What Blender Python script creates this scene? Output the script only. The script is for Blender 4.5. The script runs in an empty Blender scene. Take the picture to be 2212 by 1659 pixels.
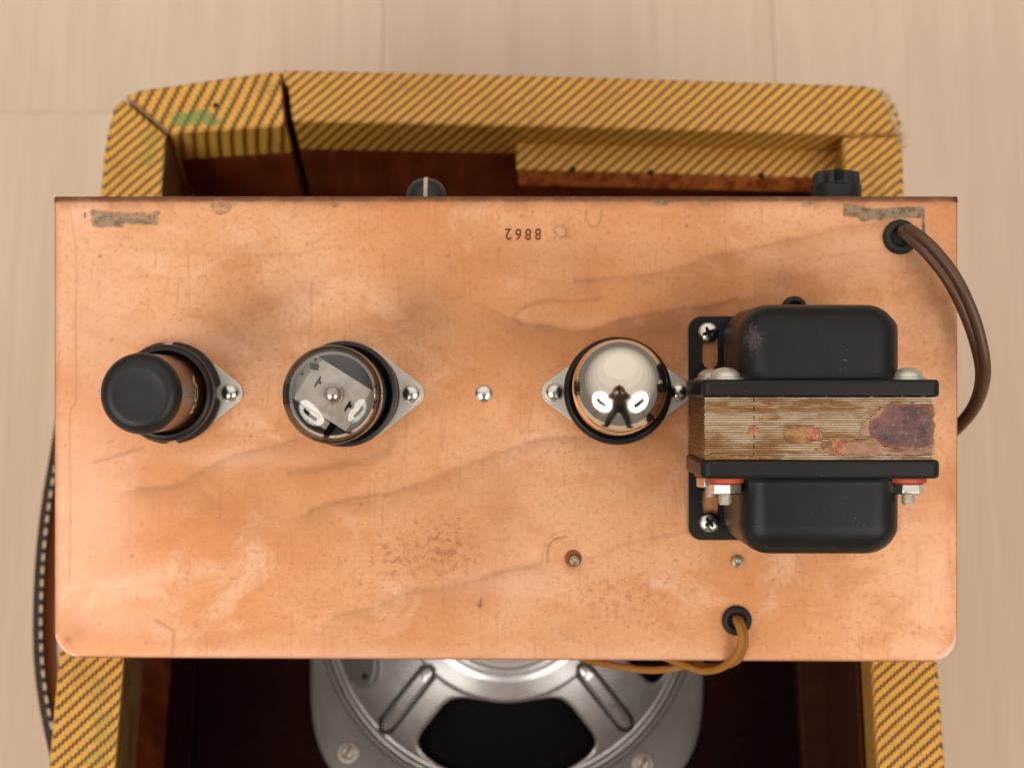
import bpy, math, random
import numpy as np
from mathutils import Vector, Matrix

random.seed(7)
C = bpy.context.scene.collection
PI = math.pi
TH = math.radians(17.5)          # the camera leans this far from straight down; the chassis is propped to face it
CT, ST = math.cos(TH), math.sin(TH)
DIST = 650.0                     # mm, lens to chassis top
FOC = 4225.0                     # focal length in units of a 2212 wide picture
FLOOR = -282.0                   # mm, floor below the chassis origin
ORI = Vector((0, 0, -FLOOR * .001))
RIM = -107.0                     # height of the open cabinet's upper rim

# ------------------------------------------------------------------ camera, light, exposure
cd = bpy.data.cameras.new("camera")
cam = bpy.data.objects.new("camera", cd)
C.objects.link(cam)
cam.location = ORI + Vector((0, -DIST * ST, DIST * CT)) * .001
cam.rotation_euler = (TH, 0, 0)
cd.lens = 36 * FOC / 2212
cd.sensor_width = 36
cd.clip_start, cd.clip_end = .02, 50
cd.dof.use_dof = True
cd.dof.focus_distance = .606
cd.dof.aperture_fstop = 13
S = bpy.context.scene
S.camera = cam
S.view_settings.view_transform = 'Standard'
S.view_settings.look = 'None'
S.view_settings.exposure = .21
S.view_settings.gamma = 1
S.cycles.use_denoising = True
S.cycles.max_bounces = 14

W = bpy.data.worlds.new("World")
S.world = W
W.use_nodes = True
bg = W.node_tree.nodes['Background']
bg.inputs[0].default_value = (1.0, .90, .80, 1)
bg.inputs[1].default_value = .22

def area(name, loc, target, size, power, col):
    l = bpy.data.lights.new(name, 'AREA')
    l.shape, l.size, l.energy, l.color = 'DISK', size, power, col
    o = bpy.data.objects.new(name, l)
    C.objects.link(o)
    o.location = loc
    o.rotation_euler = (Vector(target) - Vector(loc)).to_track_quat('-Z', 'Y').to_euler()
    return o
LAMPS = [(-1.05, -1.25, 1.585), (1.05, -1.25, 1.585)]
area("umbrella_light", LAMPS[0], (0, 0, .25), 1.3, 22.5, (1, .94, .87))
area("umbrella_light.001", LAMPS[1], (0, 0, .25), 1.3, 16.5, (1, .94, .87))
# the umbrellas' bounce off the ceiling
for k_, (r_, L_) in enumerate(((1.1,.10),(1.7,.11),(2.4,.12),(3.2,.12),(4.2,.11),(5.6,.10))):
    area("ceiling_bounce", (0, .95, 2.42 + .03*k_), (0, .95, 0), 2*r_, 1.16*L_*PI*PI*r_*r_, (1, .925, .845))

# ------------------------------------------------------------------ coordinates
def uv(px, py, w=0.0):
    """a point at height w over the chassis top, in chassis mm, from a place in a 2212 wide picture"""
    k = (DIST - w) / FOC
    return ((px - 1106) * k, (829 - py) * k)
def onz(px, py, z):
    """the same on a level plane z (mm from the origin): room mm"""
    a, b = (px - 1106) / FOC, (829 - py) / FOC
    d = (z - DIST * CT) / (b * ST - CT)
    v, w = b * d, DIST - d
    return (a * d, v * CT - w * ST)

# ------------------------------------------------------------------ mesh helpers (all in mm)
class MB:
    def __init__(s):
        s.v, s.f, s.m = [], [], []
    def add(s, vs, fs, mi=0, mat=None):
        o = len(s.v)
        for p in vs:
            s.v.append(tuple(mat @ Vector(p)) if mat is not None else tuple(p))
        for f in fs:
            s.f.append([i + o for i in f]); s.m.append(mi)
        return s
    def box(s, a, b, mi=0, mat=None):
        (x0, y0, z0), (x1, y1, z1) = a, b
        vs = [(x0,y0,z0),(x1,y0,z0),(x1,y1,z0),(x0,y1,z0),(x0,y0,z1),(x1,y0,z1),(x1,y1,z1),(x0,y1,z1)]
        return s.add(vs, [(0,3,2,1),(4,5,6,7),(0,1,5,4),(1,2,6,5),(2,3,7,6),(3,0,4,7)], mi, mat)
    def prism(s, poly, z0, z1, mi=0, mat=None, caps=True):
        n = len(poly)
        ar = sum(poly[i][0]*poly[(i+1)%n][1]-poly[(i+1)%n][0]*poly[i][1] for i in range(n))
        if ar < 0: poly = poly[::-1]
        vs = [(x,y,z0) for x,y in poly] + [(x,y,z1) for x,y in poly]
        fs = [(i,(i+1)%n,n+(i+1)%n,n+i) for i in range(n)]
        if caps: fs += [list(range(n))[::-1], list(range(n,2*n))]
        return s.add(vs, fs, mi, mat)
    def lathe(s, prof, seg=40, mi=0, mat=None, close=True):
        """prof: (r, h) pairs round the z axis; r == 0 ends are closed to a point"""
        vs, rings = [], []
        for r, h in prof:
            if r <= 1e-6:
                rings.append([len(vs)]); vs.append((0,0,h))
            else:
                b = len(vs); rings.append(list(range(b, b+seg)))
                vs += [(r*math.cos(2*PI*i/seg), r*math.sin(2*PI*i/seg), h) for i in range(seg)]
        fs = []
        for A, B in zip(rings, rings[1:]):
            for i in range(seg):
                j = (i+1) % seg
                if len(A) == 1 and len(B) == 1: continue
                if len(A) == 1: fs.append((A[0], B[j], B[i]))
                elif len(B) == 1: fs.append((A[i], A[j], B[0]))
                else: fs.append((A[i], A[j], B[j], B[i]))
        return s.add(vs, [f[::-1] if prof[-1][1] < prof[0][1] and False else f for f in fs], mi, mat)
    def tube(s, path, r, seg=10, mi=0, mat=None):
        P = [Vector(p) for p in path]
        R = r if isinstance(r, (list, tuple)) else [r]*len(P)
        vs, fs = [], []
        up = Vector((0,0,1)); prev = None
        for i, p in enumerate(P):
            t = (P[min(i+1,len(P)-1)] - P[max(i-1,0)]).normalized()
            if prev is None:
                n = t.cross(up) if abs(t.dot(up)) < .95 else t.cross(Vector((1,0,0)))
            else:
                n = prev - t*prev.dot(t)
            n.normalize(); prev = n; b = t.cross(n)
            vs += [tuple(p + R[i]*(math.cos(2*PI*k/seg)*n + math.sin(2*PI*k/seg)*b)) for k in range(seg)]
        for i in range(len(P)-1):
            for k in range(seg):
                l = (k+1) % seg
                fs.append((i*seg+k, i*seg+l, (i+1)*seg+l, (i+1)*seg+k))
        fs += [list(range(seg))[::-1], list(range((len(P)-1)*seg, len(P)*seg))]
        return s.add(vs, fs, mi, mat)
def spline(pts, n=8):
    """Catmull-Rom through points of any dimension"""
    P = [Vector(p) for p in pts]; out = []
    P = [P[0]*2-P[1]] + P + [P[-1]*2-P[-2]]
    for i in range(1, len(P)-2):
        for k in range(n):
            t = k/n
            out.append(.5*((2*P[i]) + (P[i+1]-P[i-1])*t + (2*P[i-1]-5*P[i]+4*P[i+1]-P[i+2])*t*t + (3*P[i]-P[i-1]-3*P[i+1]+P[i+2])*t**3))
    return out + [P[-2]]
def rounded(x0, x1, y0, y1, r, n=6):
    out = []
    for cx, cy, a in ((x1-r,y1-r,0),(x0+r,y1-r,90),(x0+r,y0+r,180),(x1-r,y0+r,270)):
        out += [(cx+r*math.cos(math.radians(a+90*i/n)), cy+r*math.sin(math.radians(a+90*i/n))) for i in range(n+1)]
    return out
def mk(name, mb, mats, parent=None, smooth=35, bevel=0, seg=3):
    me = bpy.data.meshes.new(name)
    me.from_pydata([(x*.001, y*.001, z*.001) for x,y,z in mb.v], [], mb.f)
    for m in (mats if isinstance(mats, (list, tuple)) else [mats]): me.materials.append(m)
    me.polygons.foreach_set('material_index', mb.m)
    if smooth:
        me.polygons.foreach_set('use_smooth', [True]*len(me.polygons))
        me.set_sharp_from_angle(angle=math.radians(smooth))
    me.update()
    o = bpy.data.objects.new(name, me)
    C.objects.link(o)
    if parent: o.parent = parent
    if bevel:
        b = o.modifiers.new('bevel', 'BEVEL')
        b.width, b.segments, b.limit_method, b.angle_limit = bevel*.001, seg, 'ANGLE', math.radians(40)
        b.harden_normals = False
    return o
def thing(name, label, cat, p=None, group=None, frame=True):
    """Empty at a thing's base; p in chassis mm (frame=True: turned with the chassis) or room mm"""
    o = bpy.data.objects.new(name, None)
    o.empty_display_size = .01
    C.objects.link(o)
    if frame:
        u, v, w = p or (0,0,0)
        o.location = ORI + Vector((u, v*CT-w*ST, v*ST+w*CT))*.001
        o.rotation_euler = (TH,0,0)
    else:
        o.location = ORI + Vector(p or (0,0,0))*.001
    o['label'], o['category'] = label, cat
    if group: o['group'] = group
    return o
def T(x=0, y=0, z=0): return Matrix.Translation((x,y,z))
def RX(a): return Matrix.Rotation(math.radians(a),4,'X')
def RY(a): return Matrix.Rotation(math.radians(a),4,'Y')
def RZ(a): return Matrix.Rotation(math.radians(a),4,'Z')
def text(string, size):
    cu = bpy.data.curves.new('lettering', 'FONT')
    cu.body, cu.size, cu.align_x, cu.align_y, cu.resolution_u, cu.offset = string, size, 'CENTER', 'CENTER', 4, size*.022
    o = bpy.data.objects.new('lettering', cu); C.objects.link(o)
    dg = bpy.context.evaluated_depsgraph_get()
    me = bpy.data.meshes.new_from_object(o.evaluated_get(dg))
    vs = [tuple(v.co) for v in me.vertices]; fs = [tuple(p.vertices) for p in me.polygons]
    bpy.data.objects.remove(o); bpy.data.curves.remove(cu); bpy.data.meshes.remove(me)
    return vs, fs

# ------------------------------------------------------------------ materials
class NT:
    def __init__(s, name):
        s.mat = bpy.data.materials.new(name); s.mat.use_nodes = True
        s.t = s.mat.node_tree; s.b = s.t.nodes['Principled BSDF']
    def n(s, typ, **kw):
        nd = s.t.nodes.new(typ)
        for k, v in kw.items():
            if k == 'ins':
                for kk, vv in v.items():
                    if isinstance(vv, bpy.types.NodeSocket): s.t.links.new(vv, nd.inputs[kk])
                    else: nd.inputs[kk].default_value = vv
            else: setattr(nd, k, v)
        return nd
    def math(s, op, a, b=0.0, c=None, clamp=False):
        nd = s.n('ShaderNodeMath', operation=op, use_clamp=clamp)
        for i, x in enumerate((a, b, c)):
            if x is None: continue
            if isinstance(x, bpy.types.NodeSocket): s.t.links.new(x, nd.inputs[i])
            else: nd.inputs[i].default_value = x
        return nd.outputs[0]
    def mix(s, f, a, b, blend='MIX'):
        nd = s.n('ShaderNodeMix', data_type='RGBA', blend_type=blend)
        for i, x in ((0,f),(6,a),(7,b)):
            if isinstance(x, bpy.types.NodeSocket): s.t.links.new(x, nd.inputs[i])
            else: nd.inputs[i].default_value = x if i == 0 else (*x, 1)
        return nd.outputs[2]
    def co(s, scale=(1,1,1), rot=(0,0,0)):
        tc = s.n('ShaderNodeTexCoord')
        mp = s.n('ShaderNodeMapping', ins={'Vector': tc.outputs['Object'], 'Scale': tuple(1000*x for x in scale), 'Rotation': rot})
        return mp.outputs[0]
    def noise(s, vec, scale, detail=3, rough=.55, dist=0):
        return s.n('ShaderNodeTexNoise', ins={'Vector': vec, 'Scale': scale, 'Detail': detail, 'Roughness': rough, 'Distortion': dist}).outputs[0]
    def ramp(s, f, lo, hi):
        return s.n('ShaderNodeMapRange', interpolation_type='SMOOTHSTEP', ins={0: f, 1: lo, 2: hi}).outputs[0]
    def bump(s, h, strength=.2, dist=.0002):
        nd = s.n('ShaderNodeBump', ins={'Height': h, 'Strength': strength, 'Distance': dist})
        s.t.links.new(nd.outputs[0], s.b.inputs['Normal'])
    def set(s, **kw):
        names = {'col':'Base Color','rough':'Roughness','metal':'Metallic','coat':'Coat Weight','coatr':'Coat Roughness','spec':'Specular IOR Level','trans':'Transmission Weight','ior':'IOR','sheen':'Sheen Weight','sss':'Subsurface Weight'}
        for k, v in kw.items():
            i = s.b.inputs[names[k]]
            if isinstance(v, bpy.types.NodeSocket): s.t.links.new(v, i)
            else: i.default_value = (*v, 1) if k == 'col' else v
        return s
def simple(name, col, rough=.5, metal=0, var=.12, scale=.25, bump=0, **kw):
    """one colour broken up by fine noise"""
    m = NT(name); c = m.co()
    f = m.noise(c, scale, 4)
    m.set(col=m.mix(f, tuple(x*(1-var) for x in col), tuple(min(1,x*(1+var)) for x in col)),
          rough=m.math('MULTIPLY_ADD', m.noise(c, scale*2.3, 3), .16, rough-.08), metal=metal, **kw)
    if bump: m.bump(m.noise(c, scale*8, 3), bump)
    return m.mat

def tweed(name, a, b, c):
    """woven diagonal stripe; a,b,c: how the stripe coordinate unrolls over x,y,z (mm)"""
    m = NT(name)
    tc = m.n('ShaderNodeTexCoord')
    sp = m.n('ShaderNodeSeparateXYZ', ins={0: tc.outputs['Object']})
    x, y, z = [m.math('MULTIPLY', sp.outputs[i], 1000) for i in range(3)]
    wob = m.noise(m.co(), .035, 2)
    s0 = m.math('ADD', m.math('ADD', m.math('MULTIPLY', x, a), m.math('MULTIPLY', y, b)), m.math('MULTIPLY', z, c))
    s0 = m.math('MULTIPLY_ADD', wob, 2.2, s0)
    # yarn steps give the stripes their saw edges
    t0 = m.math('ADD', m.math('SUBTRACT', m.math('MULTIPLY', y, a), m.math('MULTIPLY', x, b)), z)
    st = m.math('SUBTRACT', m.math('FRACT', m.math('DIVIDE', t0, 2.6)), .5)
    s1 = m.math('MULTIPLY_ADD', st, 1.3, s0)
    ph = m.math('FRACT', m.math('DIVIDE', s1, 5.0))
    tri = m.math('ABSOLUTE', m.math('SUBTRACT', ph, .5))             # 0 .. .5
    fine = m.noise(m.co(), 1.6, 2)
    dark = m.ramp(m.math('MULTIPLY_ADD', m.math('SUBTRACT', fine, .5), .10, tri), .285, .35)
    patch = m.noise(m.co(), .02, 3)
    gold = m.mix(patch, (.74,.365,.050), (.86,.48,.090))
    yarn = m.noise(m.co((1,1,1), (0,0,.78)), .55, 4, .7)
    gold = m.mix(m.math('MULTIPLY', m.ramp(yarn, .45, .72), .45), gold, (.52,.22,.028))
    brown = m.mix(fine, (.105,.037,.006), (.18,.066,.012))
    col = m.mix(dark, gold, brown)
    worn = m.ramp(m.noise(m.co(), .09, 4), .73, .80)                   # rubbed spots
    col = m.mix(m.math('MULTIPLY', worn, .55), col, (.80,.58,.33))
    grime = m.ramp(m.noise(m.co(), .045, 5, .7), .52, .74)
    col = m.mix(m.math('MULTIPLY', grime, .38), col, (.20,.085,.018))
    m.set(col=col, rough=.42, spec=.45)
    weave = m.math('MULTIPLY', m.math('SINE', m.math('MULTIPLY', x, 7.5)), m.math('SINE', m.math('MULTIPLY', m.math('ADD', y, z), 7.5)))
    m.bump(m.math('ADD', m.math('MULTIPLY', weave, .4), m.math('MULTIPLY', dark, -1)), .35, .0004)
    return m
def paint_spots(m, spots, colr, amt=.72):
    """dabs of green paint with ragged edges: (x, y, rx, ry) mm"""
    tc = m.n('ShaderNodeTexCoord')
    sp = m.n('ShaderNodeSeparateXYZ', ins={0: tc.outputs['Object']})
    x, y = [m.math('MULTIPLY', sp.outputs[i], 1000) for i in range(2)]
    tot = 0.0
    for cx, cy, rx, ry in spots:
        dx = m.math('DIVIDE', m.math('SUBTRACT', x, cx), rx); dy = m.math('DIVIDE', m.math('SUBTRACT', y, cy), ry)
        d = m.math('SQRT', m.math('ADD', m.math('MULTIPLY', dx, dx), m.math('MULTIPLY', dy, dy)))
        tot = m.math('MAXIMUM', tot, m.math('SUBTRACT', 1.0, d, clamp=True))
    rag = m.noise(m.co(), .55, 5, .75)
    f = m.ramp(m.math('ADD', m.math('MULTIPLY', tot, .55), m.math('MULTIPLY', rag, 1.1)), .70, .82)
    f = m.math('MULTIPLY', f, m.math('GREATER_THAN', tot, .02))
    old = m.b.inputs['Base Color'].links[0].from_socket
    m.set(col=m.mix(m.math('MULTIPLY', f, amt), old, colr))

M = {}
M['tweed_far'] = tweed('tweed_far', 1, -1.05, -.55)
M['tweed_corner'] = tweed('tweed_corner', 1, -.42, -.1)
M['tweed_left'] = tweed('tweed_left', 1, -1.0, -4)
M['tweed_right'] = tweed('tweed_right', 1, -1.15, 3)
c1 = [onz(*p, RIM) for p in ((395,258),(430,252),(455,262),(330,300),(322,345))]
paint_spots(M['tweed_corner'], [(c1[0][0],c1[0][1],9,5),(c1[1][0],c1[1][1],9,5),(c1[2][0],c1[2][1],7,3)], (.05,.26,.07), .62)
c2 = [onz(*p, RIM) for p in ((325,300),(320,340),(215,1490),(222,1560),(225,1600),(205,1640))]
paint_spots(M['tweed_left'], [(x,y,6,7) for x,y in c2], (.12,.20,.03), .24)
TW = {k: v.mat for k, v in M.items()}

tc_ = NT('turned_edge_cloth')       # the cloth's brown reverse, glued down inside
c = tc_.co((1,1,.06)); c2_ = tc_.co()
tf = tc_.noise(tc_.co((1,.035,1)), 1.3, 3, .6)
tc_.set(col=tc_.mix(tc_.ramp(tf, .36, .66), (.045,.020,.006), (.25,.125,.036)), rough=.75, spec=.2)
tc_.bump(tf, .4)
turnedcloth = tc_.mat

def stained(name, a, b, rough=.5):
    m = NT(name); c = m.co((1,1,.12))
    f = m.noise(c, .12, 5, .6, .6); g = m.noise(m.co(), .02, 3)
    m.set(col=m.mix(m.ramp(m.math('MULTIPLY_ADD', g, .6, m.math('MULTIPLY', f, .5)), .3, .8), a, b), rough=rough)
    m.bump(f, .15); m.set(spec=.08)
    return m.mat
redwood = stained('red_stained_wood', (.075,.0105,.0042), (.23,.052,.017), .55)
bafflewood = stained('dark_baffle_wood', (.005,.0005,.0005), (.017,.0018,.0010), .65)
brownwood = stained('brown_stained_wood', (.034,.011,.006), (.075,.027,.014), .36)
rawedge = NT('raw_wood_edge')
c = rawedge.co((1,1,.4))
rf = rawedge.ramp(rawedge.noise(c, .22, 4, .6), .42, .66)
rawedge.set(col=rawedge.mix(rf, (.85,.27,.055), (.40,.075,.018)), rough=.5)
rawedge = rawedge.mat
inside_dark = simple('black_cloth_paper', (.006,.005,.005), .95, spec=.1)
black_paint = NT('satin_black_paint')
c = black_paint.co()
bf = black_paint.noise(c, .06, 4)
dust = black_paint.ramp(black_paint.noise(c, .9, 2), .735, .77)
black_paint.set(col=black_paint.mix(black_paint.math('MULTIPLY', dust, .35), black_paint.mix(bf, (.0055,.005,.005), (.010,.0096,.0096)), (.35,.33,.30)),
                rough=black_paint.math('MULTIPLY_ADD', bf, .14, .34), spec=.30)
tcb = black_paint.n('ShaderNodeTexCoord'); spb = black_paint.n('ShaderNodeSeparateXYZ', ins={0: tcb.outputs['Object']})
bx_, by_ = [black_paint.math('MULTIPLY', spb.outputs[k_], 1000) for k_ in (0, 1)]
def bump01(v, c0, w): return black_paint.math('SUBTRACT', 1.0, black_paint.math('ABSOLUTE', black_paint.math('DIVIDE', black_paint.math('SUBTRACT', v, c0), w)), clamp=True)
scuff = black_paint.math('MULTIPLY', bump01(bx_, -20.0, 5.5), bump01(by_, 27.5, 9.0))
scuff = black_paint.ramp(black_paint.math('MULTIPLY_ADD', black_paint.noise(c, 1.0, 5, .7), .9, black_paint.math('MULTIPLY', scuff, .5)), .62, .90)
chip = black_paint.math('MULTIPLY', bump01(by_, 9.45, .55), black_paint.ramp(black_paint.noise(c, .55, 4, .7), .56, .66))
chip2 = black_paint.math('MULTIPLY', bump01(bx_, 35.6, .9), black_paint.ramp(black_paint.noise(c, .6, 4, .7), .60, .68))
old_ = black_paint.b.inputs['Base Color'].links[0].from_socket
pc_ = black_paint.mix(black_paint.math('MULTIPLY', scuff, .35), old_, (.16,.125,.13))
pc_ = black_paint.mix(black_paint.math('MAXIMUM', chip, chip2), pc_, (.52,.46,.38))
black_paint.set(col=pc_)
black_paint.bump(black_paint.noise(c, 2.2, 3), .06)
black_paint = black_paint.mat
bakelite = simple('black_bakelite', (.012,.011,.012), .36, scale=.4, spec=.35)
rubber = simple('black_rubber', (.016,.014,.014), .62, scale=.4)
blackmetal = simple('matte_black_enamel', (.011,.0105,.011), .40, scale=.3, bump=.03, spec=.35)
bronze = simple('bronzed_lacquer', (.17,.075,.035), .22, .85, scale=.15)
zinc = simple('zinc_plate', (.66,.63,.56), .38, .65, scale=.3, var=.16)
steel = simple('nickel_steel', (.70,.66,.60), .22, 1, scale=.4)
darksteel = simple('grey_iron_plate', (.20,.19,.183), .48, .6, scale=.12, var=.2)
basketm = simple('galvanised_basket', (.70,.69,.69), .30, .76, scale=.07, var=.25)
groovem = simple('shaded_dirty_groove', (.05,.042,.036), .6, .4)
hole = simple('hole_black', (.004,.004,.004), .9)
fibre = simple('red_fibre', (.50,.075,.028), .6)
thread = simple('cream_stitching', (.74,.60,.44), .8)
leather = simple('dark_leather', (.030,.014,.008), .5, scale=.3, bump=.1)
redleather = simple('red_brown_leather', (.24,.060,.024), .45, scale=.2, bump=.08)
cordm = simple('brown_rubber_cord', (.105,.048,.026), .36, scale=.12, var=.2)
wirem = simple('mustard_cloth_wire', (.34,.145,.018), .7, scale=.6, bump=.15)
ink = simple('brown_ink', (.16,.035,.010), .7, scale=1.2, var=.3)
gilt = simple('faded_gilt_print', (.62,.40,.20), .5, scale=1.2, var=.3)
mirror = simple('silvered_getter', (.71,.635,.55), .10, 1, scale=.08, var=.06)
mirror_low = simple('bronzed_getter_edge', (.66,.52,.42), .08, 1, scale=.1)
mica = simple('mica_sheet', (.50,.475,.455), .2, 0, scale=.3, var=.45)
micahaze = simple('hazed_mica', (.25,.245,.24), .35, 0, scale=.3, var=.3)
anode = simple('carbonised_anode', (.045,.043,.042), .5, .5)
ivory = simple('ivory_pointer', (.66,.52,.38), .5)
knobm = simple('grey_black_knob', (.016,.019,.018), .42)
blacksemi = simple('worn_black_plastic', (.012,.012,.013), .5)
fray = simple('frayed_cotton', (.72,.60,.44), .9)

def glassmat():
    m = NT('smoky_glass')
    t = m.t
    tr_ = m.n('ShaderNodeBsdfTransparent', ins={0: (.93,.91,.89,1)})
    gl = m.n('ShaderNodeBsdfGlossy', ins={0: (1,1,1,1), 'Roughness': .015})
    fr = m.n('ShaderNodeFresnel', ins={0: 1.5})
    f = m.math('MULTIPLY_ADD', fr.outputs[0], .9, .012, clamp=True)
    mx = m.n('ShaderNodeMixShader', ins={0: f, 1: tr_.outputs[0], 2: gl.outputs[0]})
    t.links.new(mx.outputs[0], t.nodes['Material Output'].inputs[0])
    return m.mat
glass = glassmat()

# copper sheet
cu = NT('aged_copper_plate')
at = cu.n('ShaderNodeAttribute', attribute_name='wear_shade')
ch = cu.n('ShaderNodeSeparateColor', ins={0: at.outputs['Color']})
streak, verd, speck, pale = ch.outputs[0], ch.outputs[1], ch.outputs[2], at.outputs['Alpha']
c = cu.co()
big = cu.noise(c, .012, 4, .55, .4)
mid = cu.noise(cu.co((1,1.6,1)), .05, 5, .6, .3)
fine = cu.noise(c, .55, 3, .6)
grain = cu.noise(c, 2.4, 2, .5)
vert = cu.noise(cu.co((1,.08,1)), .5, 3, .6)
col = cu.mix(cu.ramp(big, .34, .66), (.66,.275,.100), (.80,.425,.228))
cl2 = cu.noise(cu.co((1,1.3,1)), .028, 5, .62, .8)
col = cu.mix(cu.math('MULTIPLY', cu.ramp(cl2, .52, .70), .55), col, (.88,.55,.38))
col = cu.mix(cu.math('MULTIPLY', cu.ramp(mid, .42, .72), .62), col, (.60,.24,.085))
col = cu.mix(cu.math('MULTIPLY', cu.ramp(fine, .48, .76), .50), col, (.48,.19,.085))
col = cu.mix(cu.math('MULTIPLY', cu.ramp(grain, .45, .8), .34), col, (.60,.28,.14))
col = cu.mix(cu.math('MULTIPLY', cu.ramp(vert, .56, .72), .34), col, (.50,.20,.10))
col = cu.mix(cu.math('MULTIPLY', pale, .62), col, (.88,.53,.40))
col = cu.mix(cu.math('MULTIPLY', cu.ramp(pale, .93, .99), .5), col, (.62,.54,.54))
sp1 = cu.ramp(cu.math('MULTIPLY_ADD', cu.noise(c, .42, 4, .65), .75, cu.math('MULTIPLY', speck, .22)), .54, .68)
col = cu.mix(cu.math('MULTIPLY', cu.math('MULTIPLY', sp1, speck), .62), col, (.36,.12,.065))
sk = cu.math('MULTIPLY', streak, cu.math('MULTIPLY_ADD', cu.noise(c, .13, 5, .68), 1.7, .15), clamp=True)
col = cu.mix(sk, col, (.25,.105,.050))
vk = cu.ramp(cu.math('MULTIPLY', verd, cu.math('MULTIPLY_ADD', cu.noise(c, .35, 5, .7), 1.9, .10)), .22, .95)
vcol = cu.mix(cu.ramp(cu.noise(c, .42, 5, .7), .44, .62), (.23,.175,.11), (.030,.042,.020))
col = cu.mix(cu.math('MULTIPLY', vk, .84), col, vcol)
cu.set(col=col, metal=cu.math('SUBTRACT', .58, cu.math('MULTIPLY', vk, .6)),
       rough=cu.math('ADD', cu.math('MULTIPLY_ADD', mid, .34, .27), cu.math('MULTIPLY', sk, .15)))
cu.bump(cu.math('ADD', cu.math('MULTIPLY', fine, .5), grain), .05)
copper = cu.mat

# ------------------------------------------------------------------ floor of pale boards
fl = NT('pale_wood_floor')
oi = fl.n('ShaderNodeObjectInfo')
tcf = fl.n('ShaderNodeTexCoord')
off = fl.n('ShaderNodeVectorMath', operation='MULTIPLY_ADD', ins={0: tcf.outputs['Object'], 1: (1000,1000,1000)})
cmb = fl.n('ShaderNodeCombineXYZ', ins={0: fl.math('MULTIPLY', oi.outputs['Random'], 900), 1: fl.math('MULTIPLY', oi.outputs['Random'], 3100)})
fl.t.links.new(cmb.outputs[0], off.inputs[2])
mp = fl.n('ShaderNodeMapping', ins={'Vector': off.outputs[0], 'Scale': (1,.045,1)})
g1 = fl.noise(mp.outputs[0], .085, 5, .62, 1.1); g2 = fl.noise(mp.outputs[0], .5, 3, .6)
mp2 = fl.n('ShaderNodeMapping', ins={'Vector': off.outputs[0], 'Scale': (1,.25,1)})
g3 = fl.noise(mp2.outputs[0], .02, 3)
fcol = fl.mix(fl.ramp(g1, .32, .72), (.76,.605,.460), (.655,.510,.375))
fcol = fl.mix(fl.math('MULTIPLY', g2, .25), fcol, (.62,.48,.35))
fcol = fl.mix(fl.math('MULTIPLY', g3, .35), fcol, (.74,.575,.45))
fl.set(col=fcol, rough=.50)
fl.bump(g2, .04)
floor = bpy.data.objects.new('floor', None)
C.objects.link(floor)
floor['kind'] = 'structure'
floor['label'] = 'pale beige wooden floor boards under the amplifier'
x = -66 - 200*6
k = 0
sub = MB().box((-2600,-3000,FLOOR-30), (2600,2400,FLOOR-4))
o = mk('subfloor', sub, inside_dark, floor); o.location = ORI
edges = {0: None}
for i in range(-10, 12):
    x0 = -66 + 200*i
    # end joints: the board left of the cabinet has one beyond the far left corner
    yj = onz(150, 243, FLOOR)[1] if i == -1 else (-900 + 310*((i*7) % 4) if i not in (0,1) else (640, -420)[i])
    ys = [-2800, yj-1250, yj, yj+1250, 2300] if yj-1250 > -2800 else [-2800, yj, yj+1250, 2300]
    for ya, yb in zip(ys, ys[1:]):
        if yb - ya < 60: continue
        b = MB().box((x0+.08, ya+.08, FLOOR-12), (x0+199.92, yb-.08, FLOOR))
        o = mk('plank', b, fl.mat, floor, smooth=0, bevel=.45, seg=2); o.location = ORI

# ------------------------------------------------------------------ amplifier cabinet, lying on its face
cab = thing('amplifier_cabinet', 'open-backed amplifier cabinet covered in striped yellow and brown tweed, lying on the wooden floor', 'amplifier cabinet', (0,0,FLOOR), frame=False)
def local(p): return p
class CabMB(MB): pass
def cabmk(name, mb, mats, **kw):
    mb.v = [(x, y, z-FLOOR) for x,y,z in mb.v]
    kw.setdefault('parent', cab)
    return mk(name, mb, mats, **kw)
def board(name, px, tw, wrap, cloth_inner=None, bevel=1.5, inner=(), turned=(), bare=()):
    """a wall of the cabinet: outline on the rim (picture places), down to the floor; the faces listed in inner are bare
    stained wood below the turned-over edge of the cloth"""
    poly = [p if len(p) == 2 and not isinstance(p[0], str) else p for p in px]
    poly = [onz(*p, RIM) if not (len(p) == 3) else (p[0], p[1]) for p in poly]
    n = len(poly)
    mb = MB()
    zc = RIM - wrap
    lev = [RIM, zc, FLOOR+.6]
    vs = [(x, y, z) for z in lev for x, y in poly]
    ar = sum(poly[i][0]*poly[(i+1)%n][1]-poly[(i+1)%n][0]*poly[i][1] for i in range(n))
    fs, ms = [list(range(n))], [0]
    for L in range(2):
        for i in range(n):
            j = (i+1) % n
            fs.append([L*n+i, (L+1)*n+i, (L+1)*n+j, L*n+j]); ms.append(1 if (L == 1 and i in inner) or i in bare else 2 if (L == 0 and i in turned) else 0)
    fs.append([2*n+i for i in range(n)][::-1]); ms.append(1)
    if ar < 0: fs = [f[::-1] for f in fs]
    mb.v, mb.f, mb.m = vs, fs, ms
    return cabmk(name, mb, [tw, redwood, turnedcloth], bevel=bevel, smooth=35)
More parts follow.
